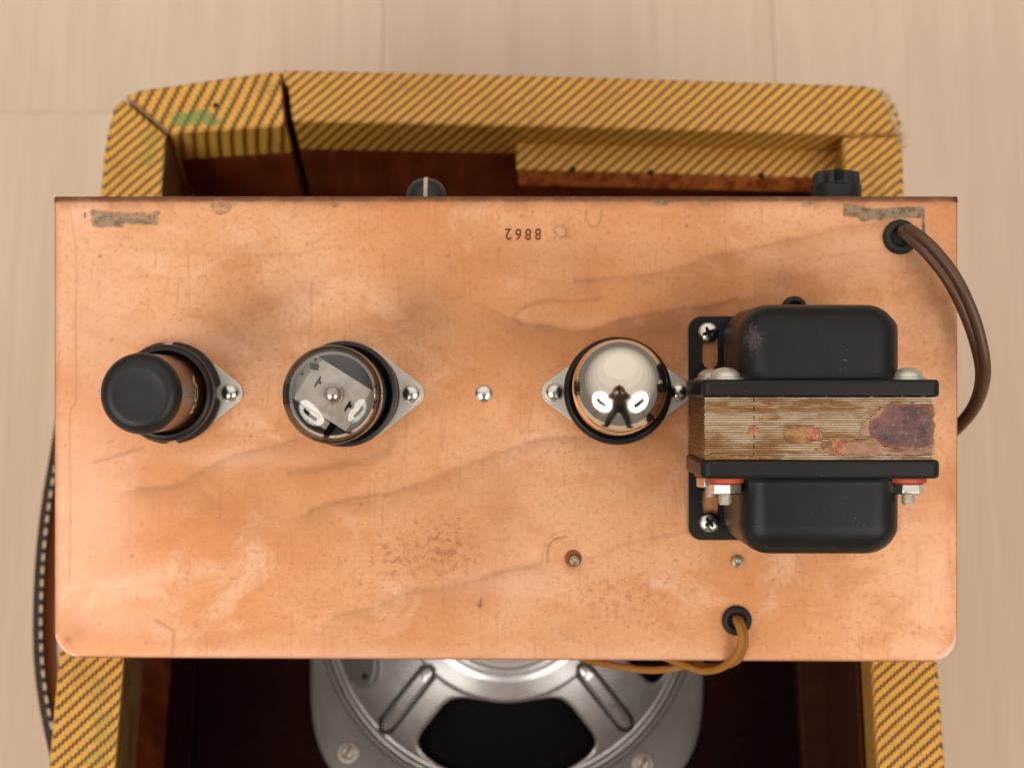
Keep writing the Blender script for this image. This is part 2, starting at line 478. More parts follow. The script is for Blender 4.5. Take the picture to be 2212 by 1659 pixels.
# far wall with the far right corner (its inner side is edge index 6 -> 7)
board('far_board', [(610,150),(1200,163),(1868,184),(1903,194),(1928,216),(1944,250),(1949,288),(1818,290),(1115,272),(631,262),(622,186),(611,176)], TW['tweed_far'], 27, inner=(7,8), bare=(9,10))
board('corner_board', [(609.5,151),(560,157),(300,194),(268,207),(364,288),(618,272),(611,190),(609.5,176)], TW['tweed_corner'], 26, inner=(4,), bare=(5,6))
yb = -176.0
xl0, xl1 = onz(100,1659,RIM)[0]-.6, onz(246,1659,RIM)[0]-.3
xr0, xr1 = onz(1893,1659,RIM)[0]+.1, onz(2045,1659,RIM)[0]
board('left_board', [(264,211),(246,230),(233,280),(224,330),(216,420),(xl0,yb,0),(xl1,yb,0),(352,420),(361,292)], TW['tweed_left'], 36, inner=(6,7), turned=(6,7))
board('right_board', [(1818.5,294),(1950,292),(1953,420),(xr1,yb,0),(xr0,yb,0)], TW['tweed_right'], 20, inner=(4,))
nb = MB().box((xl0, yb-22, FLOOR+.6), (xr1, yb-.4, RIM))
cabmk('near_board', nb, TW['tweed_far'], bevel=2.2)
# baffle with a round speaker hole, set back from the floor side
BZ = -215.0
SPK = (onz(1095,1308,BZ)[0], onz(1095,1308,BZ)[1])
mb = MB()
x0, x1, y0, y1 = xl1-1, xr0+1, yb, onz(1100,268,RIM)[1]+2
nseg = 64
outer, innr = [], []
for i in range(nseg):
    a = 2*PI*i/nseg
    dx, dy = math.cos(a), math.sin(a)
    t = min((x1-SPK[0])/dx if dx > 1e-6 else 1e9, (x0-SPK[0])/dx if dx < -1e-6 else 1e9, (y1-SPK[1])/dy if dy > 1e-6 else 1e9, (y0-SPK[1])/dy if dy < -1e-6 else 1e9)
    outer.append((SPK[0]+dx*t, SPK[1]+dy*t)); innr.append((SPK[0]+74*dx, SPK[1]+74*dy))
vs = [(x,y,BZ) for x,y in outer] + [(x,y,BZ) for x,y in innr] + [(x,y,BZ-9) for x,y in innr] + [(x,y,BZ-9) for x,y in outer]
fs = []
for i in range(nseg):
    j = (i+1)%nseg
    fs += [(i,j,nseg+j,nseg+i), (nseg+i,nseg+j,2*nseg+j,2*nseg+i), (2*nseg+i,2*nseg+j,3*nseg+j,3*nseg+i)]
mb.add(vs, fs)
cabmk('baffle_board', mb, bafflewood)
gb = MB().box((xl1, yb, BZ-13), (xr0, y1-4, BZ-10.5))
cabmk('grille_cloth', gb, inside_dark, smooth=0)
# glue blocks in the corners between walls and baffle
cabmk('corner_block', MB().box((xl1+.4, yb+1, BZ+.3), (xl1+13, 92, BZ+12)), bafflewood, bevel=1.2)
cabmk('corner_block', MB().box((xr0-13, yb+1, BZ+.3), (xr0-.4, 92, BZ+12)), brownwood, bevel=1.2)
# polished facing on the inner right wall
cabmk('inner_lining', MB().box((xr0-2.0, yb+1, BZ+12.5), (xr0-.3, 95, RIM-21)), brownwood, bevel=.5)
# ledge board across the far right, tweed on top, raw edge below
za = RIM - 17
pl = [onz(1115,296,za), onz(1816,304,za), onz(1816,383,za), onz(1115,366,za)]
mb = MB().prism([pl[0],pl[1],pl[2],pl[3]], za-2.2, za)
led = cabmk('ledge_board', mb, TW['tweed_far'], bevel=.9)
q = [(pl[0][0]+1,pl[0][1]), (pl[1][0]-.5,pl[1][1]), (pl[2][0]-.5,pl[2][1]+.2), (pl[3][0]+1,pl[3][1]+.2)]
cabmk('ledge_edge', MB().prism(q, za-17, za-2.4), rawedge, bevel=.5, parent=led)
for px, py in ((1237,365),(1405,372),(1645,379)):
    x, y = onz(px, py, za)
    cabmk('tack', MB().lathe([(0,za+.9),(1.0,za+.5),(1.3,za+.05),(1.3,za-.5)], 10, mat=T(x,y,0)), hole, parent=led)
x, y = onz(466, 228, RIM)
cabmk('tack', MB().lathe([(0,RIM+.6),(.8,RIM+.4),(1.2,RIM+.05),(1.2,RIM-.5)], 12, mat=T(x,y,0)), hole)
# frayed cloth at the worn far right corner
rnd = random.Random(3)
mb = MB()
for i in range(330):
    t = rnd.random()
    px, py = 1908 + 44*t**.8 + rnd.uniform(-8,3), 196 + 115*t + rnd.uniform(-6,10)
    z = RIM - rnd.uniform(-1,7)
    x, y = onz(px, py, z)
    d = Vector((rnd.uniform(.2,1.0), rnd.uniform(-.4,.9), rnd.uniform(-.5,.6))).normalized()
    L = rnd.uniform(1.4,4.6)
    k = Vector((rnd.uniform(-1,1), rnd.uniform(-1,1), rnd.uniform(-1,1)))*.7
    p0 = Vector((x,y,z)) - d*1.2
    mb.tube([p0, p0+d*L*.6+k*.4, p0+d*L+k], [.24,.20,.08], 5)
o = cabmk('frayed_cloth', mb, fray); o['kind'] = 'stuff'
# seam where the cloth is folded at the far right and at the far left corner
def seam(pts, w, mat, up=.25):
    P = spline([(*onz(px,py,RIM+up), RIM+up) for px,py in pts], 6)
    return cabmk('cloth_seam', MB().tube(P, [w*(.8+.4*rnd.random()) for _ in P], 6), mat)
seam([(1822,291),(1860,294),(1900,291),(1946,293)], .42, simple('seam_brown_cloth', (.42,.20,.05), .7))  # folded cloth in one even brown
seam([(279,217),(300,233),(335,262),(364,287)], .55, simple('seam_grey_glue', (.30,.17,.10), .7))
# metal glide on the right side
x, y = onz(1951, 345, -150)
cabmk('glide', MB().lathe([(8.5,-.4),(8.3,1.2),(6.8,3.4),(4,4.9),(0,5.6)], 24, mat=T(onz(1953,345,RIM)[0],y,-142)@RY(90)), steel)
# leather handle along the left side: a strap on edge with a line of stitches
hz = -182.0
pts = [(118,905),(104,990),(88,1085),(76,1190),(70,1300),(70,1400),(78,1490),(92,1570),(110,1650)]
P = spline([(*onz(px,py,hz),0) for px,py in pts], 6)
P = [Vector((xl0+1, P[0][1]+14, 0))] + P + [Vector((xl0+1, P[-1][1]-14, 0))]
mb = MB(); n = len(P); vs = []; fs = []; ms = []
for i, p in enumerate(P):
    t = (P[min(i+1,n-1)]-P[max(i-1,0)]); t.z = 0; t.normalize(); nn = Vector((-t.y, t.x, 0))
    if nn.x > 0: nn = -nn                          # outward
    for a, z in ((5.6,hz-1.2),(5.6,hz-22),(4.6,hz-23.5),(.8,hz-23.5),(0,hz-22),(0,hz-1),(1,hz),(4.4,hz)):
        vs.append((p.x+nn.x*(a-5.6), p.y+nn.y*(a-5.6), z))
for i in range(n-1):
    for k in range(8):
        l = (k+1)%8
        fs.append((i*8+k, i*8+l, (i+1)*8+l, (i+1)*8+k)); ms.append(1 if k in (4,) else 0)
fs += [list(range(8))[::-1], list(range((n-1)*8, n*8))]; ms += [0,0]
mb.v, mb.f, mb.m = vs, fs, ms
han = cabmk('handle', mb, [leather, redleather], smooth=50)
stm = None; pos = 0.0; nxt = 34.0
total = sum((P[k+1]-P[k]).length for k in range(n-1))
for i in range(n-1):
    a, b = P[i], P[i+1]; L = (b-a).length
    while nxt < pos + L and nxt < total - 30:
        t = (b-a).normalized(); nn = Vector((-t.y,t.x,0)); nn = -nn if nn.x > 0 else nn
        c0 = a + t*(nxt-pos) - nn*3.7
        if stm is None:
            s = cabmk('stitch', MB().box((-1.5,-.58,-.25),(1.5,.58,.4)), thread, bevel=.22, parent=han)
            s.data.transform(Matrix.Translation((0,0,FLOOR*.001))); stm = s
        else:
            s = stm.copy(); C.objects.link(s); s.parent = han
        s.location = Vector((c0.x, c0.y, hz-FLOOR+.15))*.001
        s.rotation_euler = (0,0,math.atan2(t.y,t.x))
        nxt += 5.5
    pos += L

# ------------------------------------------------------------------ loudspeaker on the baffle
spk = thing('loudspeaker', 'round loudspeaker with grey metal basket, seen from the back inside the cabinet below the chassis', 'loudspeaker', (SPK[0], SPK[1], BZ), frame=False)
def sup(a, n=4.5):
    c, s = abs(math.cos(a)), abs(math.sin(a))
    return (c**n + s**n)**(-1/n)
mb = MB(); seg = 96
rows = [(lambda a: 84*sup(a), .15), (lambda a: 84*sup(a), 2.0), (lambda a: 83*sup(a), 2.6), (lambda a: 81.8, 2.7), (lambda a: 81.0, 3.6), (lambda a: 79.8, 3.8), (lambda a: 78.6, 1.2), (lambda a: 77, 1.0)]
vs = []
for r, h in rows:
    vs += [(r(2*PI*i/seg)*math.cos(2*PI*i/seg), r(2*PI*i/seg)*math.sin(2*PI*i/seg), h) for i in range(seg)]
fs = [(L*seg+i, L*seg+(i+1)%seg, (L+1)*seg+(i+1)%seg, (L+1)*seg+i) for L in range(len(rows)-1) for i in range(seg)]
mk('mounting_frame', mb.add(vs, fs), darksteel, spk)
# basket: bowl with windows
def hgt(r):
    t = max(0, min(1, (78-r)/(78-41)))
    return 3 + 31*(t**.85) if r > 41 else 34 + 3*min(1,(41-r)/4)
wins = [(-90, 28), (0, 26), (90, 28)]          # centre angle, half width
r0w, r1w = 46.0, 75.5
rm, hw = (r0w+r1w)/2, (r1w-r0w)/2
def phi(r, p0):
    t = abs((r-rm)/hw)
    return 0 if t >= 1 else p0*(1-t**4.5)**(1/4.5)*(1.12-.30*(r-rm)/hw*-.35)
vs, fs = [], []
def band(rs, a0f, a1f, na):
    o = len(vs)
    for r in rs:
        a0, a1 = a0f(r), a1f(r)
        for i in range(na+1):
            a = math.radians(a0 + (a1-a0)*i/na)
            vs.append((r*math.cos(a), r*math.sin(a), hgt(r)))
    for j in range(len(rs)-1):
        for i in range(na):
            p = o+j*(na+1)+i
            fs.append((p, p+na+1, p+na+2, p+1))
band([78.6, 78, 77.2, 76.4, r1w], lambda r: 0, lambda r: 360, 96)
band([r0w, 44.5, 43, 41, 39, 37, 35.5, 34], lambda r: 0, lambda r: 360, 96)
rs = [rm + hw*math.cos(PI*i/22) for i in range(23)]
rs = [r1w if i == 0 else r0w if i == 22 else r for i, r in enumerate(rs)]
order = [(-90,28),(0,26),(90,28)]
band(rs, lambda r: -90+phi(r,28), lambda r: 0-phi(r,26), 20)
band(rs, lambda r: 0+phi(r,26), lambda r: 90-phi(r,28), 20)
band(rs, lambda r: 90+phi(r,28), lambda r: 270-phi(r,28), 60)
bo = mk('basket', MB().add(vs, [f[::-1] for f in fs]), basketm, spk, smooth=50)
sd = bo.modifiers.new('thickness', 'SOLIDIFY'); sd.thickness = .0014; sd.offset = -1
# pressed ribs on the spokes
for ang, r_a, r_b in ((-134, 45, 75), (-46, 44, 74), (46, 45, 74)):
    mb = MB()
    prev = []
    na = 10
    P = []
    for i in range(na+1):
        r = r_a + (r_b-r_a)*i/na
        P.append(Vector((r, 0, hgt(r)+.15)))
    ww = [1.2 if i in (0,na) else 2.6 if i in (1,na-1) else 3.0 for i in range(na+1)]
    vs2, fs2 = [], []
    for i, p in enumerate(P):
        for yy, dz in ((-1,-.4),(-.6,2.3),(.6,2.3),(1,-.4)):
            vs2.append((p.x, yy*ww[i], p.z + (dz if 0 < i < na else -.4)))
    for i in range(na):
        for k in range(3):
            fs2.append((i*4+k, (i+1)*4+k, (i+1)*4+k+1, i*4+k+1))
    rb = mk('rib', mb.add(vs2, fs2, 0, RZ(ang)), basketm, spk, smooth=60)
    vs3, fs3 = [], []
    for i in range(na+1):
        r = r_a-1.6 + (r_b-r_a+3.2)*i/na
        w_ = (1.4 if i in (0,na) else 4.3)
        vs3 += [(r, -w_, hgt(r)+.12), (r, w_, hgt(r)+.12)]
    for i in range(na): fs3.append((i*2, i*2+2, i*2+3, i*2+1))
    mk('groove_shade_dirt', MB().add(vs3, fs3, 0, RZ(ang)), groovem, rb, smooth=60)  # flat dark strip painting the groove's depth shade along with its dirt
# terminal plate on the closed side
mb = MB()
px = T(-62, -23, hgt(66)+1.0) @ RZ(14) @ RY(-38)
mb.prism([(9*math.cos(2*PI*i/28), 15*math.sin(2*PI*i/28)) for i in range(28)], -.5, 1.2, 0, px)
tp = mk('terminal_plate', mb, darksteel, spk, bevel=.6)
for dy in (-10.5, -1.5, 8):
    mk('eyelet_hole', MB().lathe([(0,1.35),(1.5,1.3),(1.5,.4)], 14, mat=px@T(1,dy,0)), hole, tp)
mk('magnet_pot', MB().lathe([(34.4,36),(34.2,41),(33.4,42.4),(32.2,42.6),(31.2,41.6),(29.5,41.4),(29.5,56),(28.5,58),(0,58)], 48), basketm, spk)
mk('paper_cone', MB().lathe([(77.5,.9),(72,.6),(66,3),(18,24),(14,26)], 48), inside_dark, spk)
for px_, py_ in ((752,1626),(1388,1650),(700,1010),(1480,1000)):
    x, y = onz(px_, py_, BZ+3)
    x, y = x-SPK[0], y-SPK[1]
    b = mk('mounting_screw', MB().lathe([(4.6,2.7),(4.6,3.4),(4.2,3.8),(3.2,3.9),(3.1,5.4),(2.2,6.4),(0,6.7)], 20, mat=T(x,y,0)), zinc, spk)
    mk('screw_slot', MB().box((-2.6,-.4,6.2),(2.6,.4,6.85), 0, T(x,y,0)@RZ(60)), hole, b, smooth=0)

# ------------------------------------------------------------------ copper chassis (chassis frame, mm)
cha = thing('amplifier_chassis', 'copper-coloured metal amplifier chassis with stained top and number stamp, propped on the open cabinet', 'amplifier chassis', (0,0,0))
U0, V1 = uv(117, 423); U1, V0 = uv(2069, 1420)
R = 8.6
def pxy(u, v): return 1106 + u*6.5, 829 - v*6.5
# outline from the left end of the bend, round the near corners, to the right end, with outward normals
out = [(U0, v, -1, 0) for v in np.linspace(V1-2.3, V0+R, 40)]
for i in range(1, 10):
    a = math.radians(180 + 90*i/10)
    out.append((U0+R+R*math.cos(a), V0+R+R*math.sin(a), math.cos(a), math.sin(a)))
out += [(u, V0, 0, -1) for u in np.linspace(U0+R, U1-R, 60)]
for i in range(1, 10):
    a = math.radians(270 + 90*i/10)
    out.append((U1-R+R*math.cos(a), V0+R+R*math.sin(a), math.cos(a), math.sin(a)))
out += [(U1, v, 1, 0) for v in np.linspace(V0+R, V1-2.3, 40)]
ins = .8
# top sheet as a fine grid
nu, nv = 700, 366
vv = np.linspace(V0+ins, V1-2.3, nv)
def ext(v):
    a = v - V0
    if a >= R: return U0+ins, U1-ins
    e = math.sqrt(max(0, (R-ins)**2 - (R-a)**2))
    return U0+R-e, U1-R+e
verts = np.zeros((nv*nu, 3))
for j, v in enumerate(vv):
    a, b = ext(v)
    verts[j*nu:(j+1)*nu, 0] = np.linspace(a, b, nu); verts[j*nu:(j+1)*nu, 1] = v
# shallow unevenness of the old sheet
X, Y = verts[:,0], verts[:,1]
idx = np.arange(nv*nu).reshape(nv, nu)
quads = np.stack([idx[:-1,:-1], idx[:-1,1:], idx[1:,1:], idx[1:,:-1]], -1).reshape(-1,4)
VL = verts.tolist(); FL = quads.tolist()
def strip(rings, closed=False):
    o = len(VL); n = len(rings[0])
    for r in rings: VL.extend([list(p) for p in r])
    for L in range(len(rings)-1):
        for i in range(n-1):
            FL.append([o+L*n+i, o+(L+1)*n+i, o+(L+1)*n+i+1, o+L*n+i+1])
def ring(inset, w):
    return [(u-nx*inset, v-ny*inset, w) for u,v,nx,ny in out]
deep = lambda v, d: -83.0 if v < V0+R+.01 else -1.4
strip([ring(ins,0), ring(.5,-.06), ring(.24,-.22), ring(.06,-.5), ring(0,-.85), [(u,v,deep(v,0)) for u,v,nx,ny in out]])
# bend and control panel along the far edge
us = np.linspace(U0, U1, 120)
prof = [(V1-2.3+2.3*math.sin(a), -2.3+2.3*math.cos(a)) for a in np.linspace(0, PI/2, 9)] + [(V1,-30), (V1,-76), (V1-1.2,-76), (V1-1.2,-2.5)]
strip([[(u,v,w) for u in us] for v,w in prof][::-1])
for uu in (U0, U1):
    o = len(VL)
    for v, w in prof[:11]: VL.append([uu, v, w])
    for v, w in prof[:11]: VL.append([uu, min(v,V1-1.2)-.0, min(w,-1.2) if v < V1-1.3 else w])
    for i in range(10): FL.append([o+i, o+i+1, o+12+i, o+11+i])
VA = np.array(VL)
# where the metal is stained (old oxide, verdigris, pale rubbed skin) or shade is painted in, per vertex
px = 1106 + VA[:,0]*6.5; py = 829 - VA[:,1]*6.5
VA[:,1] -= np.where(VA[:,1] < 0, 1.5*(VA[:,0]-U0)/(U1-U0)*(VA[:,1]/V0), 0)
nr = np.random.default_rng(5)
def vnoise(sc, seed):
    r = np.random.default_rng(seed); g = r.random((260, 260))
    x = (px/sc) % 250; y = (py/sc) % 250
    xi, yi = x.astype(int), y.astype(int); fx, fy = x-xi, y-yi
    fx, fy = fx*fx*(3-2*fx), fy*fy*(3-2*fy)
    return (g[yi,xi]*(1-fx)+g[yi,xi+1]*fx)*(1-fy) + (g[yi+1,xi]*(1-fx)+g[yi+1,xi+1]*fx)*fy
wx = px + 16*(vnoise(90,1)-.5) + 3*(vnoise(13,2)-.5); wy = py + 16*(vnoise(90,3)-.5) + 3*(vnoise(13,4)-.5)
def dseg(pts, warp=True, soft=None):
    a, b = (wx, wy) if warp else (px, py)
    d = np.full(px.shape, 1e9); side = np.zeros(px.shape)
    for (x0,y0),(x1,y1) in zip(pts, pts[1:]):
        L2 = (x1-x0)**2+(y1-y0)**2
        t = np.clip(((a-x0)*(x1-x0)+(b-y0)*(y1-y0))/L2, 0, 1)
        dd = np.hypot(a-x0-t*(x1-x0), b-y0-t*(y1-y0))
        sg = (b-y0)*(x1-x0)-(a-x0)*(y1-y0)
        side = np.where(dd < d, sg, side); d = np.minimum(d, dd)
    return d, side
streak = np.zeros(px.shape); verd = np.zeros(px.shape); speck = np.zeros(px.shape); pale = np.zeros(px.shape)
def line(pts, w, s, tail=0, warp=True):
    s = s*1.05
    """a drying line: crisp on one side, fading over tail on the other"""
    global streak
    d, side = dseg([tuple(p) for p in spline(pts, 5)] if len(pts) > 2 else pts, warp)
    f = np.exp(-(d/w)**2)
    if tail: f = np.where(side*np.sign(tail) > 0, np.maximum(f*.8, .80*np.exp(-(d/(abs(tail)*1.25)))), f)
    streak = np.maximum(streak, f*s) + np.minimum(streak, f*s)*.4
def blob(x, y, rx, ry, s, ch='s', p=2):
    global streak, verd, speck, pale
    f = s*np.exp(-(np.hypot((wx-x)/rx, (wy-y)/ry))**p)
    if ch == 's': streak = streak + f*(1-streak)
    elif ch == 'v': verd = np.maximum(verd, f)
    elif ch == 'k': speck = np.maximum(speck, f)
    else: pale = np.maximum(pale, f)
line([(1300,640),(1180,654),(1128,672),(1112,690),(1130,705)], 6, .32, 0)
line([(1118,696),(1150,710),(1230,714),(1330,702),(1450,674),(1590,648)], 7, .50, 45)
line([(1240,605),(1390,600),(1520,568),(1680,525),(1910,478)], 8, .34, 30)
line([(1640,566),(1760,552),(1940,540)], 12, .22, 30)
line([(1640,612),(1730,592),(1850,566)], 8, .16, 20)
line([(296,1061),(384,1049),(415,1028),(477,993),(570,971),(655,949)], 7, .34, 24)
line([(667,1105),(760,1082),(838,1067),(900,1042),(1009,1011),(1118,971),(1240,949),(1420,945)], 8, .40, 26)
line([(729,1333),(800,1315),(869,1288),(978,1270),(1087,1237),(1165,1216)], 9, .32, 24)
line([(620,1022),(698,1014),(807,983),(850,949)], 11, .30, 0)
line([(200,997),(255,982),(310,965)], 4, .30, 0)
line([(1060,1240),(1180,1205),(1240,1190)], 6, .2, 0)
line([(1260,1205),(1420,1160),(1520,1140)], 6, .18, 0)
line([(148,428),(165,560),(163,700),(164,860),(151,900),(152,1100),(150,1260)], 2.4, .24, 0, False)  # crease near the left edge, drawn as a darker line
line([(132,445),(190,452)], 2.4, .30, 0); line([(190,538),(520,545),(760,538)], 4, .10)
line([(330,1336),(362,1352),(369,1375),(366,1412)], 4, .34, 0)
line([(1184,1210),(1183,1185),(1195,1163),(1222,1155)], 3, .55, 0, False)
line([(1172,1205),(1178,1170),(1205,1146),(1235,1148)], 3.5, .2, 0, False)
line([(1196,497),(1206,488),(1220,492),(1224,505),(1214,512),(1203,506),(1196,497)], 2.6, .48, 0, False)
line([(1268,452),(1266,470),(1274,486),(1287,490),(1296,476),(1300,455)], 3, .34, 0, False)
line([(1036,1305),(1040,1288)], 2, .8, 0, False)
line([(1039,470),(1042,445)], 2.2, .35, 0, False)
for x, y, rx, ry, s in ((575,660,110,60,.20),(600,700,60,60,.14),(900,655,80,60,.20),(905,690,60,50,.18),(870,700,90,40,.16),(640,620,70,30,.12),  # soft shadows of the two left tubes, painted into the sheet
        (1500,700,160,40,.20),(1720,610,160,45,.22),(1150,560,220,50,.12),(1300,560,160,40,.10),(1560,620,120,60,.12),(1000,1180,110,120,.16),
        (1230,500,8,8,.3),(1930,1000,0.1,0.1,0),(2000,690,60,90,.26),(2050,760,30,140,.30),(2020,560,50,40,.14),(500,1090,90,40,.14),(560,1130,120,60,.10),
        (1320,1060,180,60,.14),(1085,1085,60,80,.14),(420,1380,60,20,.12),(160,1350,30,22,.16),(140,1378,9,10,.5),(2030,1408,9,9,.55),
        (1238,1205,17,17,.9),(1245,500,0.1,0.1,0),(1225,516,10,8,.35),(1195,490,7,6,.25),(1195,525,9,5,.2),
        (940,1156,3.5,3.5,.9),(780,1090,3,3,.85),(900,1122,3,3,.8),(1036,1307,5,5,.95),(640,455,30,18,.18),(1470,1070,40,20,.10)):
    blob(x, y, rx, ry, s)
# handling marks: short scratches and pits
for k_ in range(260):
    x0_, y0_ = nr.uniform(125,2060), nr.uniform(445,1410)
    a_ = nr.choice([nr.normal(PI/2,.18), nr.normal(.15,.25), nr.uniform(0,PI)], p=[.45,.3,.25])
    L_ = nr.uniform(8,70)*nr.uniform(.3,1); w_ = nr.uniform(1.2,2.2)
    x1_, y1_ = x0_+L_*math.cos(a_), y0_+L_*math.sin(a_)
    sel = np.nonzero((px > min(x0_,x1_)-6) & (px < max(x0_,x1_)+6) & (py > min(y0_,y1_)-6) & (py < max(y0_,y1_)+6))[0]
    if not len(sel): continue
    X_, Y_ = px[sel], py[sel]; L2 = L_*L_+1e-6
    t_ = np.clip(((X_-x0_)*(x1_-x0_)+(Y_-y0_)*(y1_-y0_))/L2, 0, 1)
    d_ = np.hypot(X_-x0_-t_*(x1_-x0_), Y_-y0_-t_*(y1_-y0_)) + 1.2*(vnoise(9,12)[sel]-.5)
    f_ = np.exp(-(d_/w_)**2)*nr.uniform(.06,.26)
    if nr.random() < .68: streak[sel] = np.maximum(streak[sel], f_)
    else: pale[sel] = np.maximum(pale[sel], f_*1.6)
for k_ in range(240):
    x0_, y0_ = nr.uniform(125,2060), nr.uniform(445,1410)
    r_ = nr.uniform(1.6,4.2); sel = np.nonzero((abs(px-x0_) < 12) & (abs(py-y0_) < 12))[0]
    streak[sel] = np.maximum(streak[sel], np.exp(-(np.hypot(px[sel]-x0_, py[sel]-y0_)/r_)**3)*nr.uniform(.15,.7)**1.5)
# browned strip beside the bend, and the worn bend, its turned-away shade painted in
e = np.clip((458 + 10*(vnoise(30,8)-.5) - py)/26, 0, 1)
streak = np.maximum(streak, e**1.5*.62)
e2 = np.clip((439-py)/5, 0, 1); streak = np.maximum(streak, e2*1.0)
e3 = np.clip((131-px)/13, 0, 1); streak = np.maximum(streak, e3*.36)
e5 = np.clip((px-2026)/46, 0, 1)*(.6+.8*vnoise(60,21)); streak = np.maximum(streak, np.clip(e5,0,1)*.20)
e4 = np.clip((py-1411)/8, 0, 1); streak = np.maximum(streak, e4*.42)
# grey-green corrosion
def vbox(x0, y0, x1, y1, s, soft=7):
    global verd
    f = np.clip((wx-x0)/soft,0,1)*np.clip((x1-wx)/soft,0,1)*np.clip((wy-y0)/soft,0,1)*np.clip((y1-wy)/soft,0,1)
    verd = np.maximum(verd, s*f)
vbox(192,446,356,490,.80,12); vbox(196,464,275,496,.85,9); vbox(182,458,193,478,.95,5)
vbox(1816,442,1992,475,.95,6); vbox(1984,444,1998,512,.90,5); vbox(1840,470,1960,484,.45,8)
disc = np.clip((27-np.hypot(px-478,py-440))/3.5,0,1)*np.clip((py-436)/2,0,1); verd = np.maximum(verd, disc*.62)
disc = np.clip((16-np.hypot(px-724,py-434))/3,0,1)*np.clip((py-436)/2,0,1); verd = np.maximum(verd, disc*.70)
for x,y,rx,ry,s in ((1430,440,34,10,.62),(1444,437,9,8,.85),(1745,440,26,10,.6),(1528,440,16,9,.55),(1605,440,14,8,.4),(1850,450,12,9,1),(1865,470,14,10,.9),(1920,462,16,12,1),(1900,468,10,8,.9),(1968,454,8,7,.9),
        (260,470,10,6,.95),(310,468,12,7,.9),(345,452,10,8,.8),(510,440,10,6,.55),(600,430,18,12,.2),(690,440,14,8,.3)):
    blob(x,y,rx,ry,s,'v',3)
for x,y,rx,ry,s in ((880,1200,160,110,.95),(960,1180,110,130,1),(700,1250,70,140,.6),(1350,1280,200,120,.85),(1420,1330,160,70,.8),(330,1190,140,130,.55),(460,1150,120,80,.5),(1500,1200,90,90,.5),(1250,560,150,90,.4),(1900,1300,150,100,.4),(2000,600,60,120,.5),(380,470,120,40,.4),(1400,1180,120,100,.6)):
    blob(x,y,rx,ry,s,'k')
for x,y,rx,ry,s in ((180,1100,120,260,.8),(230,1250,100,120,.6),(200,700,90,260,.5),(2010,1250,60,160,.5),(500,985,120,22,.7),(1080,1255,150,30,.6),(1950,470,90,60,.0),(1850,540,140,60,.4),(700,1420,400,26,.7),(1400,1415,300,22,.5),(330,720,160,26,.5),(1000,700,1,1,0),(220,1330,140,50,.6),(470,740,120,26,.6),(370,490,40,14,.5),(1130,690,22,16,.5),(1260,690,100,14,.3)):
    blob(x,y,rx,ry,s,'p')
for cx_, sgn_ in ((U0+R, -1), (U1-R, 1)):
    dx_, dy_ = (VA[:,0]-cx_)*sgn_, (V0+R)-VA[:,1]
    rr_ = np.hypot(dx_, dy_)
    cm = (dx_ > 1.2) & (dy_ > .4) & (rr_ > R-.75-.5*vnoise(20,9)) & (VA[:,2] > -2)
    pale[cm] = 1; streak[cm] = .1
onpanel = VA[:,2] < -3.5
streak[onpanel] = .55; verd[onpanel] = 0
me = bpy.data.meshes.new('plate')
me.from_pydata((VA*.001).tolist(), [], FL)
ca = me.attributes.new('wear_shade', 'FLOAT_COLOR', 'POINT')
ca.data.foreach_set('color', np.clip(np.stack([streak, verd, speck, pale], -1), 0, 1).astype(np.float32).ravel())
me.materials.append(copper)
me.polygons.foreach_set('use_smooth', [True]*len(me.polygons))
me.set_sharp_from_angle(angle=math.radians(40))
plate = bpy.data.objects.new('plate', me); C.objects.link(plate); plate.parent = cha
# merge the strips to the sheet so the shading runs on round the edges
wm = plate.modifiers.new('weld', 'WELD'); wm.merge_threshold = .00002
plate['label'] = 'stained copper-coloured sheet bent down along its far edge'

# number stamped upside down
for ch_, (px_, py_) in zip('8862', ((1162.5,506),(1141,506.5),(1119.5,506.5),(1098,506))):
    vs, fs = text(ch_, 1)
    xs = [p[0] for p in vs]; ys = [p[1] for p in vs]
    sx, sy = 2.15/(max(xs)-min(xs)), 3.95/(max(ys)-min(ys))
    u, v = uv(px_, py_)
    cx, cy = (max(xs)+min(xs))/2, (max(ys)+min(ys))/2
    mb = MB().add([(u-(p[0]-cx)*sx, v-(p[1]-cy)*sy, .035) for p in vs], fs)
    mk('stamped_digit', mb, ink, cha, smooth=0)

def dome(r, h, n=6):
    return [(r*math.cos(a), h*math.sin(a)) for a in np.linspace(0, PI/2, n+1)][:-1] + [(0,h)]
# small fixings in the sheet
def fixing(name, px_, py_, mb, mat, w=0, **kw):
    u, v = uv(px_, py_, w)
    mb.v = [(x+u, y+v, z+w) for x,y,z in mb.v]
    return mk(name, mb, mat, cha, **kw)
r_ = fixing('rivet', 1045, 850, MB().lathe([(3.0,.02),(2.95,.3)] + [(r, .3+h) for r,h in dome(2.8,1.1)], 28), steel)
r_['label'] = 'lone bright domed rivet between two tubes'
oldscrew = simple('tarnished_screw', (.36,.29,.21), .42, .7, scale=.5, var=.3)
def screw_small(px_, py_, r):
    mb = MB().lathe([(r,0),(r,.9),(r*.9,1.6),(r*.55,1.9),(r*.45,1.5),(r*.25,1.35),(0,1.35)], 20)
    o = fixing('screw', px_, py_, mb, oldscrew)
    return o
s1 = screw_small(1241, 1209, 1.75); s1['label'] = 'small screw end in a rusty hole'
fixing('rust_hole', 1238, 1205, MB().lathe([(2.9,.05),(1.2,.06),(0,.06)], 20), simple('rust', (.26,.070,.010), .8, scale=.6, var=.5))
s2 = screw_small(1593, 1212, 2.1); s2['label'] = 'small screw end beside the transformer foot'
